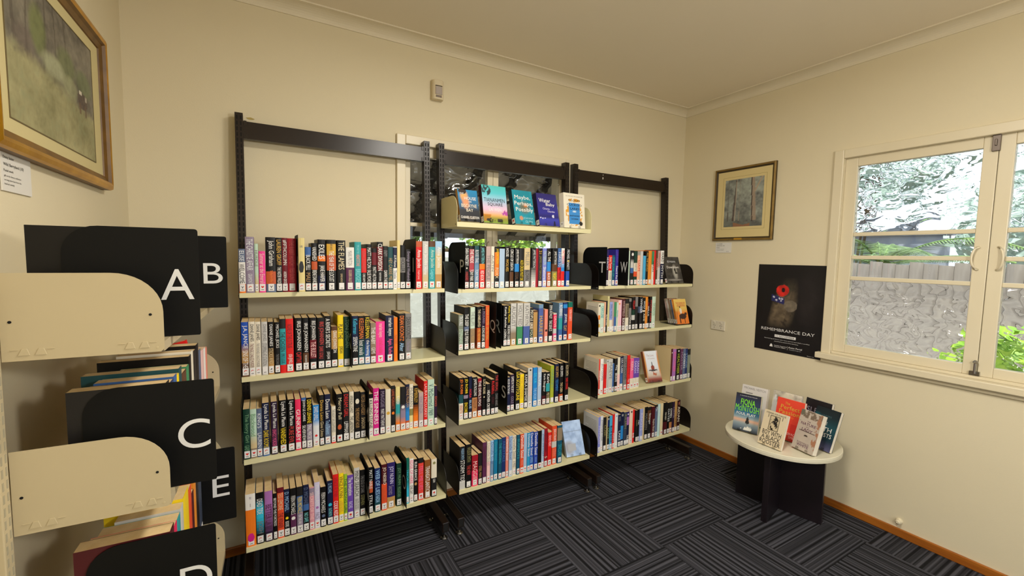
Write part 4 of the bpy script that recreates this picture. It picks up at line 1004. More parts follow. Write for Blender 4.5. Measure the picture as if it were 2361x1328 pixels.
# ------------------------------------------------------------------ books shown face out on clear stands
M_ACRYL = None
def acrylic():
    m, nt, b = nodemat('clear_acrylic', 0.02); b.inputs['Transmission Weight'].default_value = 1.0; b.inputs['IOR'].default_value = 1.2; b.inputs['Base Color'].default_value = (0.97, 0.98, 0.98, 1); return m
M_ACRYL = acrylic()
def faceout(loc, yaw, lean, w, h, t, art, texts, label, group, spine='char', page=None, nx=40, ny=56, stand=True, sticker=None, tilt=0.0, standlab=None):
    """book facing -y before rotation; bottom centre of its front cover at loc; leaning back by lean degrees"""
    root = tag(empty('book', loc), label, 'book', group); root.rotation_euler = (math.radians(-lean), math.radians(tilt), yaw)
    m = mat(spine, 0.45, 0, 0.0, 0.3); c = 0.0007
    g = G(); g.box(-w / 2, w / 2, 0, c, 0, h); g.box(-w / 2, w / 2, t - c, t, 0, h); g.box(-w / 2, -w / 2 + c, c, t - c, 0, h); cov = g.build('cover', m, root)
    G().box(-w / 2 + c, w / 2 - 0.001, c + 0.0002, t - c - 0.0002, 0.0006, h - 0.0006).build('page_block', page or M_PAGEW, root)
    paint('cover_art', w, h, nx, ny, art, cov, (-w / 2, -0.0003, 0), (1, 0, 0), (0, 0, 1))
    for s, col, x, z, tw, th in texts:
        text(s, cov, (w * (x - 0.5), -0.0009, h * z), (1, 0, 0), (0, 0, 1), w * tw, h * th, mat(col, 0.45), 'cover_lettering', amin=0.4, amax=1.6)
    if sticker:
        o = link(STK, 'spine_label', root, (-w / 2 - 0.0004, t / 2, 0.006)); o.rotation_euler = (0, 0, -math.pi / 2); o.scale = (t * 0.8, 1, 0.03)
        q = link(ICON[sticker], 'label_icon', o, (0, -0.0008, 0.55)); q.scale = (0.55, 1, 0.4)
    if stand:
        st = tag(empty('book_stand', loc), standlab, 'stand', 'clear acrylic book stands'); st.rotation_euler = (0, 0, yaw)
        cl, sl = math.cos(math.radians(lean)), math.sin(math.radians(lean))
        def q(y, z): return (y * cl + z * sl, -y * sl + z * cl)
        g = G(); a = q(t + 0.0006, 0.003); b = q(t + 0.0006, h * 0.6); a2 = q(t + 0.0026, 0.0); b2 = q(t + 0.0026, h * 0.6)
        base = -t * sl + 0.0004
        G().prism([a, b, b2, (a2[0] + 0.001, base)], 'x', -w * 0.3, w * 0.3).build('back_rest', M_ACRYL, st)
        for s in (-1, 1):
            x0 = s * w * 0.22
            p = q(-0.0013, 0.014); p2 = q(-0.0033, 0.014); p0 = q(-0.0013, -0.001); p02 = q(-0.0033, -0.0015)
            G().prism([p0, p, p2, p02], 'x', x0 - 0.008, x0 + 0.008).build('front_lug', M_ACRYL, st)
    return root
def bands(*st):          # vertical gradient from (t, colour) stops
    L = [(t, lin(c)) for t, c in st]
    def f(s, t):
        for (t0, c0), (t1, c1) in zip(L[:-1], L[1:]):
            if t <= t1: return mixc(c0, c1, (t - t0) / max(1e-6, t1 - t0))
        return L[-1][1]
    return f
def over(f, *sh):        # ellipses / boxes painted over: (kind, cx, cy, rx, ry, colour)
    sh = [(k, a, b, c, d, lin(e)) for k, a, b, c, d, e in sh]
    def g(s, t):
        col = f(s, t)
        for k, cx, cy, rx, ry, c in sh:
            u, v = (s - cx) / rx, (t - cy) / ry
            if (k == 'e' and u * u + v * v < 1) or (k == 'b' and abs(u) < 1 and abs(v) < 1): col = c
            elif k == 's': col = mixc(col, c, 1.2 - (u * u + v * v))
            elif k == 'n' and u * u + v * v < 1 and fbm(s * 9 + cx * 10, t * 12, 3) > 0.5: col = c
        return col
    return g
def mott(c1, c2, sc=6, seed=1):
    a, b = lin(c1), lin(c2); return lambda s, t: mixc(a, b, (fbm(s * sc, t * sc * 1.4, seed) - 0.3) * 2.4)
G5 = 'novels shown face out on the upper display shelf'; zd, yd = 1.6798, -0.03
def disp(x0, x1, h, t, lean, art, texts, label, spine, sl, st='c', y=0.0, **kw):
    faceout(((x0 + x1) / 2, yd + 0.02 + y, zd + t * math.sin(math.radians(lean)) + 0.0006), 0.1, lean, x1 - x0, h, t, art, texts, label, G5, spine, sticker=st, standlab=sl, **kw)
disp(-1.75, -1.628, 0.178, 0.022, 14, over(bands((0, '14161c'), (.35, '2a2c34'), (.6, '2c6d9a'), (1, '1a86b8')), ('s', .3, .8, .22, .2, 'e8a860'), ('s', .36, .6, .2, .22, 'd8946a'), ('e', .24, .95, .2, .1, '2a1a14'), ('s', .5, .12, .4, .05, '6a6058')),
     [('THE', 'white', .1, .84, .2, .06), ('HOUSE', 'white', .3, .68, .6, .1), ('ON', 'white', .5, .6, .15, .05), ('BISCAYNE', 'bone', .12, .44, .78, .11), ('BAY', 'bone', .35, .31, .35, .1), ('CHANEL CLEETON', 'white', .04, .09, .92, .08)],
     'dark blue novel with golden figure, leftmost on the upper display shelf', 'tan', 'clear stand holding the dark blue novel at the display shelf left end')
disp(-1.613, -1.452, 0.212, 0.03, 10, over(bands((0, '7a9a3a'), (.12, '8f8a30'), (.2, 'd8a860'), (.35, 'e8b8d0'), (.6, '9fc4dc'), (.8, '55c0cc'), (1, '49b9b4')), ('n', .16, .86, .2, .14, '24343c'), ('n', .9, .3, .14, .1, 'b04aa0'), ('b', .15, .2, .16, .02, 'c07a24'), ('b', .15, .12, .13, .07, 'a8741e'), ('n', .45, .08, .35, .06, '2a2a20')),
     [('TIANANMEN', '0e1a24', .06, .56, .86, .1), ('SQUARE', '0e1a24', .2, .44, .62, .1), ('LAI WEN', 'white', .24, .32, .5, .08)],
     'tall turquoise and pink novel with pagoda, second on the upper display shelf', '3a1014', 'clear stand holding the turquoise and pink novel')
disp(-1.413, -1.269, 0.204, 0.034, 14, over(mott('178496', '1c8fa4', 4), ('s', .55, .5, .3, .2, '6a6a58'), ('e', .6, .56, .1, .05, 'c07a4a'), ('e', .32, .18, .09, .06, 'c08a6a')),
     [('Maybe,', 'white', .1, .7, .78, .15), ('Perhaps,', 'white', .06, .52, .9, .15), ('Possibly', 'white', .1, .34, .86, .15), ('JOANNA', '8fc8d0', .42, .14, .5, .07), ('GLEN', '8fc8d0', .5, .05, .36, .07)],
     'teal novel with large white title, third on the upper display shelf', '123a44', 'clear stand holding the teal novel', 'r')
disp(-1.248, -1.092, 0.2, 0.032, 14, over(bands((0, '2a2a84'), (.2, '3a3fa8'), (.28, '23206a'), (.4, '2c2a8c'), (1, '2a2468')), ('e', .72, .3, .055, .05, 'd8d8e8'), ('e', .08, .24, .03, .02, 'e8e4f0'), ('e', .18, .22, .03, .02, 'e8e4f0'), ('e', .3, .23, .04, .015, 'e8e4f0'), ('b', .75, .08, .05, .07, '14143c')),
     [('Water', 'white', .1, .72, .56, .12), ('Baby', 'white', .42, .59, .44, .12), ('Chioma', 'lilac', .24, .5, .34, .06), ('Okereke', 'lilac', .46, .42, .36, .06)],
     'violet blue novel with moonlit sea, fourth on the upper display shelf', '1c1640', 'clear stand holding the violet blue novel', 'd')
disp(-1.072, -0.896, 0.213, 0.04, 5, over(bands((0, 'e4dcc8'), (1, 'e6dfcc')), ('n', .48, .4, .4, .34, 'd89a2c'), ('b', .5, .42, .27, .31, '3a8ad0'), ('n', .5, .8, .28, .05, 'd8962a'), ('s', .5, .48, .1, .03, 'd0e0ea'), ('e', .8, .14, .085, .065, '1a1614')),
     [('CLOUD', 'black', .22, .77, .56, .06), ('CUCKOO', 'black', .12, .64, .76, .06), ('LAND', 'black', .26, .53, .5, .06), ('ANTHONY', 'black', .26, .33, .5, .045), ('DOERR', 'black', .34, .24, .34, .045), ('ALL THE LIGHT WE CANNOT SEE', 'grey', .1, .9, .8, .03)],
     'cream novel with blue panel, rightmost on the upper display shelf', 'bone', 'clear stand holding the cream novel at the display shelf right end', 'y')
def fo(loc, *a, **k): faceout(loc, *a, **k)
def leanz(z, t, lean): return z + t * math.sin(math.radians(lean)) + 0.0006
GB = 'books shown face out on the shelves'
fo((-0.965, -0.065, leanz(.2408, .02, 22)), -0.12, 22, 0.135, 0.215, 0.02, over(mott('8fa8d0', 'b4cdf0', 5, 4), ('s', .2, .25, .3, .22, '9a9aa4'), ('b', .35, .25, .22, .09, 'a8aab0'), ('b', .5, .7, .5, .006, '8294b4')), [], 'pale blue glossy book leaning at the right end of the bottom middle shelf', GB, 'b0b4bc', standlab='clear stand under the pale blue leaning book')
fo((-0.063, -0.028, leanz(1.3236, .02, 18)), 0, 18, 0.17, 0.198, 0.02, over(mott('2a2826', '4a4642', 6, 8), ('s', .6, .42, .16, .3, 'a8a49a'), ('s', .5, .12, .5, .04, '8a8680'), ('e', .62, .5, .05, .1, '22201e'), ('e', .66, .38, .08, .04, '22201e')),
   [('ED McBAIN', 'pale', .24, .78, .5, .07), ('Downtown', 'white', .14, .56, .74, .09)], 'dark grey photographic novel facing out beside the right bracket, top right shelf', GB, '2a2624', sticker='r', standlab='clear stand under the dark grey novel')
tr = tag(empty('acrylic_holder', (0.015, -0.0593, 1.0215)), 'clear acrylic book holder on the right end of the second right shelf', 'stand')
G().box(-0.075, -0.073, 0.006, 0.16, 0.0, 0.13).build('side', M_ACRYL, tr); G().box(-0.073, 0.07, 0.006, 0.16, 0.0, 0.0016).build('base', M_ACRYL, tr)
art = over(bands((0, 'd8742a'), (.45, 'e88a34'), (.6, 'd8b45a'), (1, 'e4c064')), ('e', .55, .3, .3, .11, '3a241c'), ('e', .82, .4, .1, .06, '3a241c'), ('e', .45, .52, .09, .12, 'd8d0c0'), ('e', .42, .68, .05, .03, '2a1a14'), ('b', .3, .14, .04, .12, '3a241c'), ('b', .68, .14, .04, .12, '3a241c'))
for i in range(5):
    front = i == 4; t = 0.0155; k = 4 - i
    fo((0.018 - 0.001 * k, -0.047 + k * (t + 0.0006) / math.cos(math.radians(17)), leanz(1.0237, t, 17)), -0.1, 17, 0.118, 0.186 - 0.002 * (k % 2), t, art if front else mott('c8b890', '8a4a3a', 5, i), [('THE LEGEND OF', 'dullred', .14, .8, .76, .07), ('LEE RIDDLE', 'dullred', .2, .7, .66, .08)] if front else [],
       ['hindmost paperback of the stack in the clear holder', 'paperback second from the back in the clear holder', 'middle paperback of the stack in the clear holder', 'paperback directly behind the orange western in the clear holder', 'orange western paperback with rider on horseback in the clear holder'][i], 'western paperbacks in the clear holder', ['rosegrey', 'pgrey', 'dun', 'slate', 'orange2'][i], stand=False, sticker='d', nx=36, ny=50)
fo((-0.262, -0.055, leanz(.6198, .026, 20)), -0.16, 20, 0.125, 0.222, 0.026, over(bands((0, '5a2a24'), (.1, '8a3a30'), (.22, 'c8b8a8'), (.5, 'd8dce4'), (1, 'dfe3ea')), ('s', .02, .6, .1, .6, 'c8843c'), ('s', .98, .6, .1, .5, 'c8843c'), ('e', .5, .46, .12, .08, '8a3a28'), ('e', .5, .38, .32, .025, '3a3034'), ('e', .48, .58, .03, .07, '2a1a18'), ('n', .5, .26, .2, .08, 'b05a3a')),
   [('The Love', 'rosegrey', .2, .82, .5, .07), ('of Country', 'rosegrey', .24, .72, .5, .06)], 'white and copper novel facing out on the third right shelf', GB, '8a4a2a', sticker='h', standlab='clear stand under the white and copper novel')
# ------------------------------------------------------------------ round table and its books
tb = tag(empty('round_table', (0.04, -0.765, 0)), 'small round white-topped table with dark crossed panel legs', 'table')
G().lathe([(0.296, 0.417), (0.302, 0.42), (0.303, 0.432), (0.302, 0.444), (0.299, 0.446)], 0, 0, 64).build('table_top', noisy('white_laminate', 'd9d3bd', 'd6d0b8', 5, 0.3), tb)
M_LEG = noisy('dark_laminate', '120c10', '181016', 9, 0.4)
lg = G().box(-0.232, 0.232, -0.016, 0.016, 0.0, 0.417).build('leg_panel', M_LEG, tb, rotz=math.radians(-76.7), bevel=0.002)
for s in (-1, 1): G().box(*((0.0165, 0.232) if s > 0 else (-0.232, -0.0165)), -0.016, 0.016, 0.0, 0.417).build('leg_panel', M_LEG, tb, rotz=math.radians(13.3), bevel=0.002)
TZ = 0.4462; GT = 'books displayed on the round table'
def tbook(x, y, yaw, lean, w, h, t, art, texts, label, spine, sl, **k):
    faceout((x, y, leanz(TZ, t, lean)), math.radians(yaw), lean, w, h, t, art, texts, label, GT, spine, standlab=sl, **k)
tbook(-0.116, -0.632, -74, 13, 0.14, 0.228, 0.03, over(bands((0, '20242c'), (.1, '5a6a7a'), (.22, '8a9aa0'), (.3, 'd8a88a'), (.36, '8aa0a8'), (.48, '2f6d8c'), (.7, '24365a'), (1, '1c1a2a')), ('e', .56, .3, .05, .1, '1a1a1e'), ('e', .56, .26, .085, .045, '1a1a1e'), ('n', .55, .1, .3, .06, 'd8d8d0')),
      [('FIONA', '7fe02a', .22, .7, .58, .16), ('McINTOSH', '7fe02a', .03, .53, .94, .17), ('FOUL PLAY', 'white', .1, .43, .76, .07), ('A MASTER STORYTELLER', 'pale', .15, .93, .7, .02)], 'thriller with lime green lettering at the left front of the round table', '4f9a24', 'clear stand under the lime lettered thriller')
tbook(0.035, -0.575, -82, 11, 0.155, 0.243, 0.028, over(bands((0, 'cfc8c4'), (1, 'd8d2ce')), ('e', .3, .8, .14, .014, '3a3632')), [('MICHAEL VEITCH', 'grey', .08, .9, .84, .055), ('BATTLE', 'char', .3, .72, .5, .04)], 'white book with grey author line behind the lime lettered thriller', 'pgrey', 'clear stand under the white book on the table')
tbook(0.085, -0.745, -86, 11, 0.16, 0.246, 0.022, over(mott('8a8478', 'e8e0cc', 4, 6), ('s', .5, .8, .3, .2, 'd8d0b8'), ('e', .1, .3, .1, .6, 'd8d8d8')), [], 'book with a pale cloudy photograph behind the red book on the table', '6a625a', 'clear stand under the cloudy photograph book')
tbook(-0.012, -0.815, -88, 12, 0.15, 0.238, 0.024, over(bands((0, 'd83a2e'), (1, 'e0452e')), ('b', .8, .3, .2, .12, 'd03028')), [('The', 'gold', .3, .86, .18, .06), ('Perfect', 'gold', .16, .74, .7, .1), ('Passion', 'gold', .12, .62, .76, .1), ('Company', 'orange', .2, .54, .5, .05), ('ALEXANDER McCALL', 'blush', .3, .14, .6, .06), ('SMITH', 'blush', .6, .06, .34, .06)], 'bright red novel with gold title in the middle of the round table', 'c8341f', 'clear stand under the red novel')
tbook(-0.19, -0.822, -92, 17, 0.132, 0.198, 0.018, over(bands((0, 'd8c8a8'), (1, 'd9caaa')), ('b', .5, .67, .21, .21, '2a2420'), ('b', .5, .67, .19, .19, 'c8b896'), ('n', .5, .68, .18, .18, '1e1a18'), ('n', .5, .55, .15, .08, '1e1a18')),
      [('STEFANIE VOR SCHULTE', 'char', .08, .91, .84, .045), ('BOY WITH', 'black', .1, .31, .8, .13), ('A BLACK', 'black', .1, .18, .8, .12), ('ROOSTER', 'black', .06, .05, .88, .12), ('|', 'char', .2, .8, .02, .1), ('|', 'char', .8, .8, .02, .1)], 'tan novel with black rooster picture at the front of the round table', 'd8c8a8', 'clear stand under the rooster novel')
tbook(-0.09, -0.945, -103, 17, 0.125, 0.222, 0.032, over(mott('b8aca0', 'c0b4a6', 3, 2), ('n', .5, .93, .6, .12, '7a6a5a'), ('n', .97, .5, .2, .5, 'a8765a'), ('n', .02, .9, .15, .2, '6a6a5a'), ('e', .5, .38, .09, .02, '2a2018'), ('b', .5, .48, .36, .004, '4a3a30')),
      [('THE', 'plum', .4, .72, .15, .03), ('NATURE', 'plum', .14, .63, .68, .07), ('OF A', 'plum', .4, .58, .15, .03), ('LADY', 'plum', .24, .49, .5, .07), ('ROSEANNA M.', 'plum', .2, .17, .55, .035), ('WHITE', 'plum', .2, .09, .55, .07)], 'taupe floral novel with thick white pages at the right front of the table', 'b0a498', 'clear stand under the taupe floral novel')
faceout((0.118, -0.898, leanz(TZ, .022, 11)), math.radians(-97), 11, 0.145, 0.242, 0.022, bands((0, '2a2428'), (.5, '1c1a20'), (1, '141318')), [('SLEEP', '8a8490', .08, .68, .74, .12), ('WALK', '8a8490', .08, .53, .74, .12)], 'black book with grey capitals at the back right of the table', GT, '17151a', standlab='clear stand under the black book with grey capitals')
tbook(0.035, -0.966, -101, 19, 0.135, 0.232, 0.022, over(bands((0, '5a5a7a'), (.15, '3a3f5a'), (.25, '1a3440'), (.55, '1a4a54'), (.8, '12262e'), (1, '0e1a20')), ('s', .1, .6, .3, .25, '1a6a74')), [('THE', 'white', .3, .6, .3, .07), ('SIXTH', 'white', .1, .44, .74, .11), ('GHOSTS', 'white', .1, .31, .8, .1), ('JAMES', '4a6a70', .3, .78, .4, .05)], 'dark teal thriller with white title at the right of the table', '14202a', 'clear stand under the dark teal thriller')
# ------------------------------------------------------------------ pictures, poster, cards
def frame_parts(root, w, h, fw, m1, m2, th):
    # local: x along the picture (0..w), z up (0..h), y towards the wall (0 = front); each rail is a mitred moulding
    prof = [(0.0, th), (0.0, th * 0.35), (fw * 0.08, th * 0.1), (fw * 0.3, 0.0), (fw * 0.5, th * 0.06), (fw * 0.62, th * 0.3), (fw * 0.95, th * 0.45), (fw, th * 0.6), (fw, th)]
    for k in range(4):
        g = G(); n = len(prof); L = w if k % 2 == 0 else h
        for e in (0, 1):
            for o, y in prof:
                a = o if e == 0 else L - o
                g.v.append([(a, y, o), (w - o, y, a), (a, y, h - o), (o, y, a)][k])
        for i in range(n):
            j = (i + 1) % n; g.f.append((i, j, n + j, n + i)); g.m.append(1 if 4 <= i <= 6 or i in (0, 8) else 0)
        g.build('frame_rail', [m1, m2], root)
M_GOLD = noisy('gilt_moulding', 'b8841c', 'd8a42c', 14, 0.3, 0.05, 120); M_GOLD.node_tree.nodes['Principled BSDF'].inputs['Metallic'].default_value = 0.85
M_GOLD2 = noisy('gilt_brown_stripe', '5a3c12', '7a561c', 14, 0.45)  # dark brown inner stripe and outer sides of the gilt rails
M_BRONZE = noisy('bronze_moulding', '7a6030', '94773c', 14, 0.4, 0.05, 120); M_BRONZE.node_tree.nodes['Principled BSDF'].inputs['Metallic'].default_value = 0.4
M_MATB = mat('cdbf8c', 0.85)
def left_art(s, t):
    n = fbm(s * 5, t * 5, 11); n2 = fbm(s * 26, t * 20, 12); n3 = fbm(s * 70, t * 40, 13)
    k = n * 0.55 + n2 * 0.3 + n3 * 0.15
    wood = mixc(lin('4a443c'), lin('8e8674'), (k - 0.22) * 1.9)
    for cx, w in ((0.08, 0.014), (0.2, 0.008), (0.36, 0.01), (0.47, 0.007), (0.62, 0.008)):
        if abs(s - cx - 0.02 * math.sin(t * 5 + cx * 9)) < w and t > 0.45: wood = mixc(wood, lin('4c4238'), 0.55)
    for cx, cy, rx, ry, c, f in ((0.3, 0.72, 0.1, 0.2, '747c48', 0.8), (0.62, 0.66, 0.14, 0.14, '747c50', 0.7), (0.86, 0.62, 0.14, 0.13, '6f7c50', 0.6), (0.16, 0.56, 0.12, 0.12, '6a5c54', 0.6), (0.46, 0.55, 0.15, 0.11, 'a9aa86', 0.85), (0.66, 0.5, 0.12, 0.1, 'a4a57c', 0.7), (0.5, 0.44, 0.12, 0.05, '5f584a', 0.6)):
        g_ = 1 - ((s - cx) / rx) ** 2 - ((t - cy) / ry) ** 2
        if g_ > 0: wood = mixc(wood, mixc(lin(c), lin('4c4a38'), (0.55 - k) * 1.6), min(1, g_ * 1.6) * f)
    grass = mixc(lin('77744e'), lin('b4ac80'), (k - 0.2) * 1.8)
    grass = mixc(grass, lin('7d8562'), max(0, n2 - 0.5) * 1.4)
    e = 0.44 + 0.05 * math.sin(s * 4 + 1) + 0.08 * (n2 - 0.5)
    c = mixc(grass, wood, (t - e) / 0.09 + 0.5)
    u, v = (s - 0.83) / 0.075, (t - 0.47) / 0.07
    if u * u + v * v < 1 - 0.5 * (0.5 - n2): c = mixc(lin('463a34'), lin('6a5c50'), n3)
    if (abs(u + 0.55) < 0.16 or abs(u - 0.6) < 0.14) and -1.8 < v < -0.4: c = mixc(c, lin('6a5442'), 0.8)
    if abs(u + 0.35) < 0.28 and abs(v - 0.85) < 0.25: c = lin('cfc6b4')
    if abs(u - 0.7) < 0.2 and abs(v - 0.5) < 0.3: c = mixc(c, lin('bcb09c'), 0.7)
    return c
lw, lh = 0.795, 0.522
gp = tag(empty('framed_painting', (XL + 0.0355, -0.85, 1.716), math.pi / 2), 'large gilt framed pastoral painting on the left wall', 'picture')
frame_parts(gp, lw, lh, 0.046, M_GOLD, M_GOLD2, 0.035)
G().box(0.04, lw - 0.04, 0.02, 0.026, 0.04, lh - 0.04).build('mount', M_MATB, gp)
ax0, ax1, az0, az1 = 0.105, 0.675, 0.08, 0.438
paint('painting', ax1 - ax0, az1 - az0, 150, 96, left_art, gp, (ax0, 0.0195, az0), (1, 0, 0), (0, 0, 1), M_PAINT)
g = G(); e_ = 0.003
for x0, x1, z0, z1 in ((ax0 - e_, ax1 + e_, az0 - e_, az0), (ax0 - e_, ax1 + e_, az1, az1 + e_), (ax0 - e_, ax0, az0, az1), (ax1, ax1 + e_, az0, az1)): g.box(x0, x1, 0.0185, 0.0205, z0, z1)
g.build('mount_bevel', mat('6a5c3a', 0.8), gp)
def card(loc, rotz, w, h, lines, label):
    root = tag(empty('caption_card', loc, rotz), label, 'card', 'picture caption cards')
    G().box(0, w, 0, 0.003, 0, h).build('card', mat('dcd9d2', 0.6), root)
    for s, x, z, tw, th in lines: text(s, root, (w * x, -0.0004, h * z), (1, 0, 0), (0, 0, 1), w * tw, h * th, mat('3a3836', 0.6), 'card_lettering', align='l', amin=0.4, amax=1.2)
card((XL + 0.004, -0.765, 1.631), math.pi / 2, 0.14, 0.09, [('Daisy Staler', .06, .78, .5, .09), ('Wild Berryland (10)', .06, .6, .8, .1), ('Pastel work', .06, .48, .4, .06), ('gift to the library collection', .06, .34, .8, .06), ('on long term loan from the', .06, .24, .8, .06), ('local art society', .06, .14, .5, .06)], 'white caption card below the large gilt framed painting')
def right_art(s, t):
    n = fbm(s * 6, t * 8, 31); n2 = fbm(s * 20, t * 26, 32); d = n * 0.7 + n2 * 0.3
    c = mixc(lin('5a5a58'), lin('a0a69a'), (d - 0.25) * 2.0)
    if t < 0.3: c = mixc(c, lin('3a3a34'), (0.3 - t) * 2.2)
    if t < 0.07 + 0.03 * math.sin(s * 9) and 0.25 < s < 0.7: c = lin('8a6248')
    for cx, w, sl, col in ((0.27, 0.022, -0.07, '4a3a34'), (0.76, 0.055, 0.06, '9a8672'), (0.30, 0.012, -0.02, 'a89a88'), (0.4, 0.012, 0.0, '8a8274'), (0.1, 0.012, 0.0, '5a544c')):
        if abs(s - cx - sl * (0.5 - t)) < w * (1.2 - 0.5 * t) and (t > 0.12): c = mixc(c, lin(col), 0.85)
    if t > 0.7 and abs(s - (0.78 + (t - 0.7) * 0.6)) < 0.02: c = lin('a8947e')
    if t > 0.1 and abs(s - 0.72 - 0.06 * (0.5 - t)) < 0.012: c = lin('3c322c')
    return c
rp_ = tag(empty('framed_picture', (XR - 0.024, -0.018, 1.648), -math.pi / 2), 'bronze framed woodland picture on the right wall', 'picture')
frame_parts(rp_, 0.452, 0.529, 0.026, M_BRONZE, mat('3e3018', 0.5), 0.022)
G().box(0.02, 0.432, 0.01, 0.016, 0.02, 0.509).build('mount', mat('d2bf88', 0.85), rp_)
paint('painting', 0.288, 0.342, 80, 96, right_art, rp_, (0.086, 0.0094, 0.1), (1, 0, 0), (0, 0, 1), M_PAINT)
g = G()
for x0, x1, z0, z1 in ((0.068, 0.392, 0.081, 0.0822), (0.068, 0.392, 0.4598, 0.461), (0.068, 0.0692, 0.0822, 0.4598), (0.3908, 0.392, 0.0822, 0.4598)): g.box(x0, x1, 0.0094, 0.0099, z0, z1)
g.build('mount_line', mat('8a7648', 0.8), rp_)
G().box(0.18, 0.24, -0.002, 0.002, 0.004, 0.017).build('name_plate', mat('c89a3a', 0.3, 0.7), rp_)
card((XR - 0.004, -0.04, 1.558), -math.pi / 2, 0.128, 0.076, [('R. G. HUGHES', .08, .82, .36, .09), ('MAKER FIELD, (29)', .08, .62, .5, .12), ('Pastel', .08, .46, .24, .08), ('gift of the artist family', .08, .32, .5, .07), ('in memory of friends', .08, .2, .46, .07), ('Library', .7, .08, .2, .08)], 'white caption card below the bronze framed picture')
def poster_art(s, t):
    c = lin('0d0b0e'); n = fbm(s * 5, t * 7, 41); n2 = fbm(s * 16, t * 22, 42); n3 = fbm(s * 9 + t * 14, t * 5 - s * 6, 43)
    # dim torso on the right, camouflage sleeve left of centre
    u, v = (s - 0.78) / 0.2, (t - 0.62) / 0.36
    c = mixc(c, lin('2a2426'), max(0, 1 - u * u - v * v) * (0.35 + 0.9 * max(0, n3 - 0.45)))
    mid = 0.42 + 0.28 * (t - 0.5); hw = 0.2 - 0.12 * max(0, t - 0.6) * 3
    edge = 1 - abs(s - mid) / max(hw, 0.03)
    if edge > 0 and 0.27 < t < 0.86:
        k = min(1, edge * 2.2) * min(1, (t - 0.27) * 9) * min(1, (0.86 - t) * 5)
        col = mixc(lin('2c241e'), lin('8a785e'), n2 * 0.7 + n3 * 0.5 - 0.1); col = mixc(col, lin('3a3a2c'), 0.6 if n > 0.55 else 0)
        if n3 < 0.3: col = mixc(col, lin('120e0c'), 0.6)
        c = mixc(c, col, k * (0.9 if s < mid + 0.06 else 0.6))
    u, v = (s - 0.53) / 0.1, (t - 0.54) / 0.065
    if u * u + v * v < 1: c = mixc(lin('4a4238'), lin('8a7e6c'), n2)
    p, q = s - 0.33, t - 0.605 + (s - 0.33) * 0.18
    if abs(p) < 0.1 and abs(q) < 0.036:
        c = lin('23265e')
        for x, y in ((-0.06, 0.012), (-0.02, -0.014), (0.03, 0.014), (0.055, -0.006), (0.07, 0.02)):
            if abs(p - x) < 0.011 and abs(q - y) < 0.008: c = lin('d0d0dc')
    u, v = (s - 0.4) / 0.1, (t - 0.705) / 0.065; e = u * u + v * v
    if e < 0.7 + 0.55 * n2: c = mixc(lin('e02a20'), lin('8a120e'), (n3 - 0.3) * 1.8)
    if ((s - 0.41) / 0.03) ** 2 + ((t - 0.715) / 0.025) ** 2 < 1: c = lin('140c0c')
    return c
po = tag(empty('poster', (XR - 0.0025, -0.385, 0.889), -math.pi / 2), 'black remembrance poster with red poppy on the right wall', 'poster')
pw, ph = 0.423, 0.59
G().box(0, pw, 0, 0.0012, 0, ph).build('sheet', mat('0d0b0e', 0.4), po)
paint('poster_art', pw, ph, 100, 140, poster_art, po, (0, -0.0004, 0), (1, 0, 0), (0, 0, 1))
mw = mat('e4e2e0', 0.5)
def pt(s, x, z, w, h, m=mw): text(s, po, (pw * x, -0.0010, ph * z), (1, 0, 0), (0, 0, 1), pw * w, ph * h, m, 'poster_lettering', amin=0.4, amax=1.9)
pt('REMEMBRANCE DAY', .1, .235, .8, .033)
G().box(pw * .32, pw * .64, -0.0009, -0.0005, ph * .168, ph * .198).build('date_panel', mw, po)
text('11 NOVEMBER', po, (pw * .34, -0.0012, ph * .174), (1, 0, 0), (0, 0, 1), pw * .28, ph * .018, mat('1a181a', 0.5), 'poster_lettering', amin=.4, amax=1.9)
pt('Honouring all those who have served and died in conflict', .16, .135, .68, .012); pt('peacekeeping and peacetime operations', .32, .112, .36, .012)
pt('Australian Government', .32, .066, .2, .011); pt('Veterans Affairs', .32, .05, .18, .011); pt('Anzac Portal', .54, .064, .2, .018); pt('anzacportal.gov.au', .54, .045, .2, .008); pt('dva.gov.au', .78, .012, .16, .008)
G().box(pw * .525, pw * .527, -0.0009, -0.0005, ph * .04, ph * .085).build('logo_rule', mw, po)
G().prism([(pw * .25, ph * .05), (pw * .3, ph * .05), (pw * .29, ph * .075), (pw * .275, ph * .085), (pw * .26, ph * .075)], 'y', -0.0009, -0.0005).build('crest', mw, po)
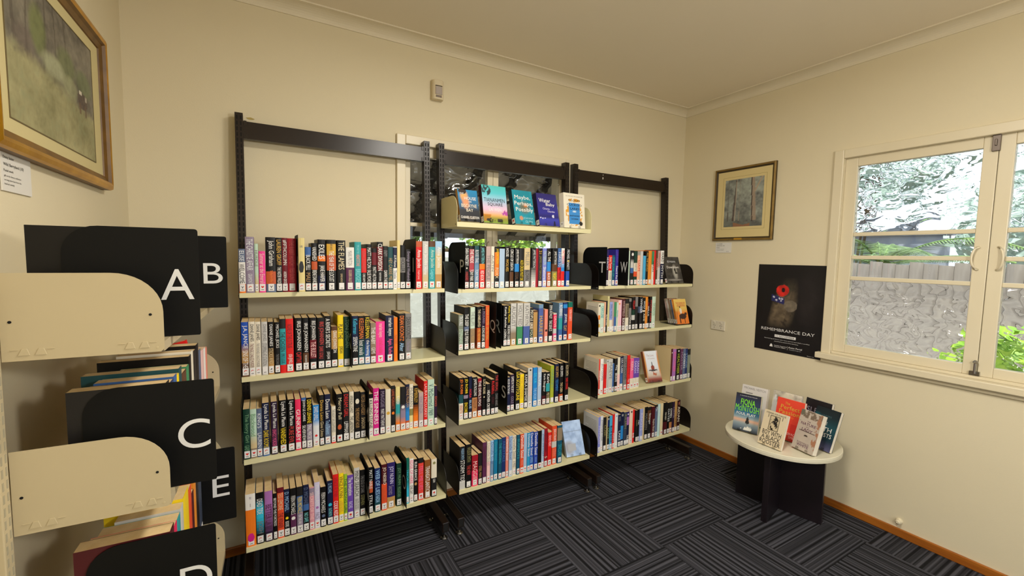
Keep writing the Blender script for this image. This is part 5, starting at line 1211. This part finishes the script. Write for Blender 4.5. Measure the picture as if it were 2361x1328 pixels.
# ------------------------------------------------------------------ wall fittings
so = tag(empty('power_outlet', (XR - 0.0095, -0.038, 0.968), -math.pi / 2), 'white double power outlet on the right wall', 'outlet')
M_PL = mat('d8cfba', 0.4)
G().box(0, 0.116, 0, 0.009, 0, 0.072).build('cover_plate', M_PL, so, bevel=0.003)
for cx in (0.03, 0.086):
    G().box(cx - 0.008, cx + 0.008, -0.004, 0.0, 0.05, 0.066).build('switch', M_PL, so, bevel=0.0015)
    for dx, dz, r in ((-0.007, 0.034, 0.5), (0.007, 0.034, -0.5), (0.0, 0.018, 0)):
        o = G().box(-0.0012, 0.0012, -0.0008, 0.0, -0.004, 0.004).build('pin_slot', M_SLOT, so, (cx + dx, 0, dz)); o.rotation_euler = (0, r, 0)
ms = tag(empty('motion_sensor', (-1.779, YB, 2.383)), 'small white motion sensor high on the back wall', 'sensor')
M_PL2 = mat('d6c8a8', 0.45)
g = G(); g.prism([(-0.033, 0.0), (-0.033, -0.03)] + [(0.033 * math.sin(t), -0.03 - 0.016 * math.cos(t)) for t in [(-0.9 + 0.2 * k) * 1.0 for k in range(10)]] + [(0.033, -0.03), (0.033, 0.0)], 'z', 0.0, 0.107); g.build('housing', M_PL2, ms, bevel=0.003)
g = G(); g.prism([(0.02 * math.sin(t), -0.0465 - 0.004 * math.cos(t)) for t in [-1.4 + 0.28 * k for k in range(11)]] + [(0.02, -0.03), (-0.02, -0.03)], 'z', 0.026, 0.068); g.build('lens', mat('a89c94', 0.5), ms)
g = G(); g.prism([(0.021 * math.sin(t), -0.0472 - 0.003 * math.cos(t)) for t in [-1.3 + 0.26 * k for k in range(11)]] + [(0.02, -0.03), (-0.02, -0.03)], 'z', 0.071, 0.074); g.build('slit', mat('3a3020', 0.6), ms)
g = G(); g.prism([(0.017 * math.sin(t), -0.0472 - 0.002 * math.cos(t)) for t in [-1.3 + 0.26 * k for k in range(11)]] + [(0.015, -0.03), (-0.015, -0.03)], 'z', 0.01, 0.021); g.build('lower_lens', mat('7a6c60', 0.5), ms)
ds_ = G(); ds_.lathe([(0.016, 0), (0.016, 0.006), (0.011, 0.012), (0.013, 0.022), (0.006, 0.028)], 0, 0, 16)
do = ds_.build('door_stop', M_WALL, None, (XR, -1.25, 0.085)); do.rotation_euler = (0, -math.pi / 2, 0); tag(do, 'small cream door stop low on the right wall', 'door stop')
flush_text()
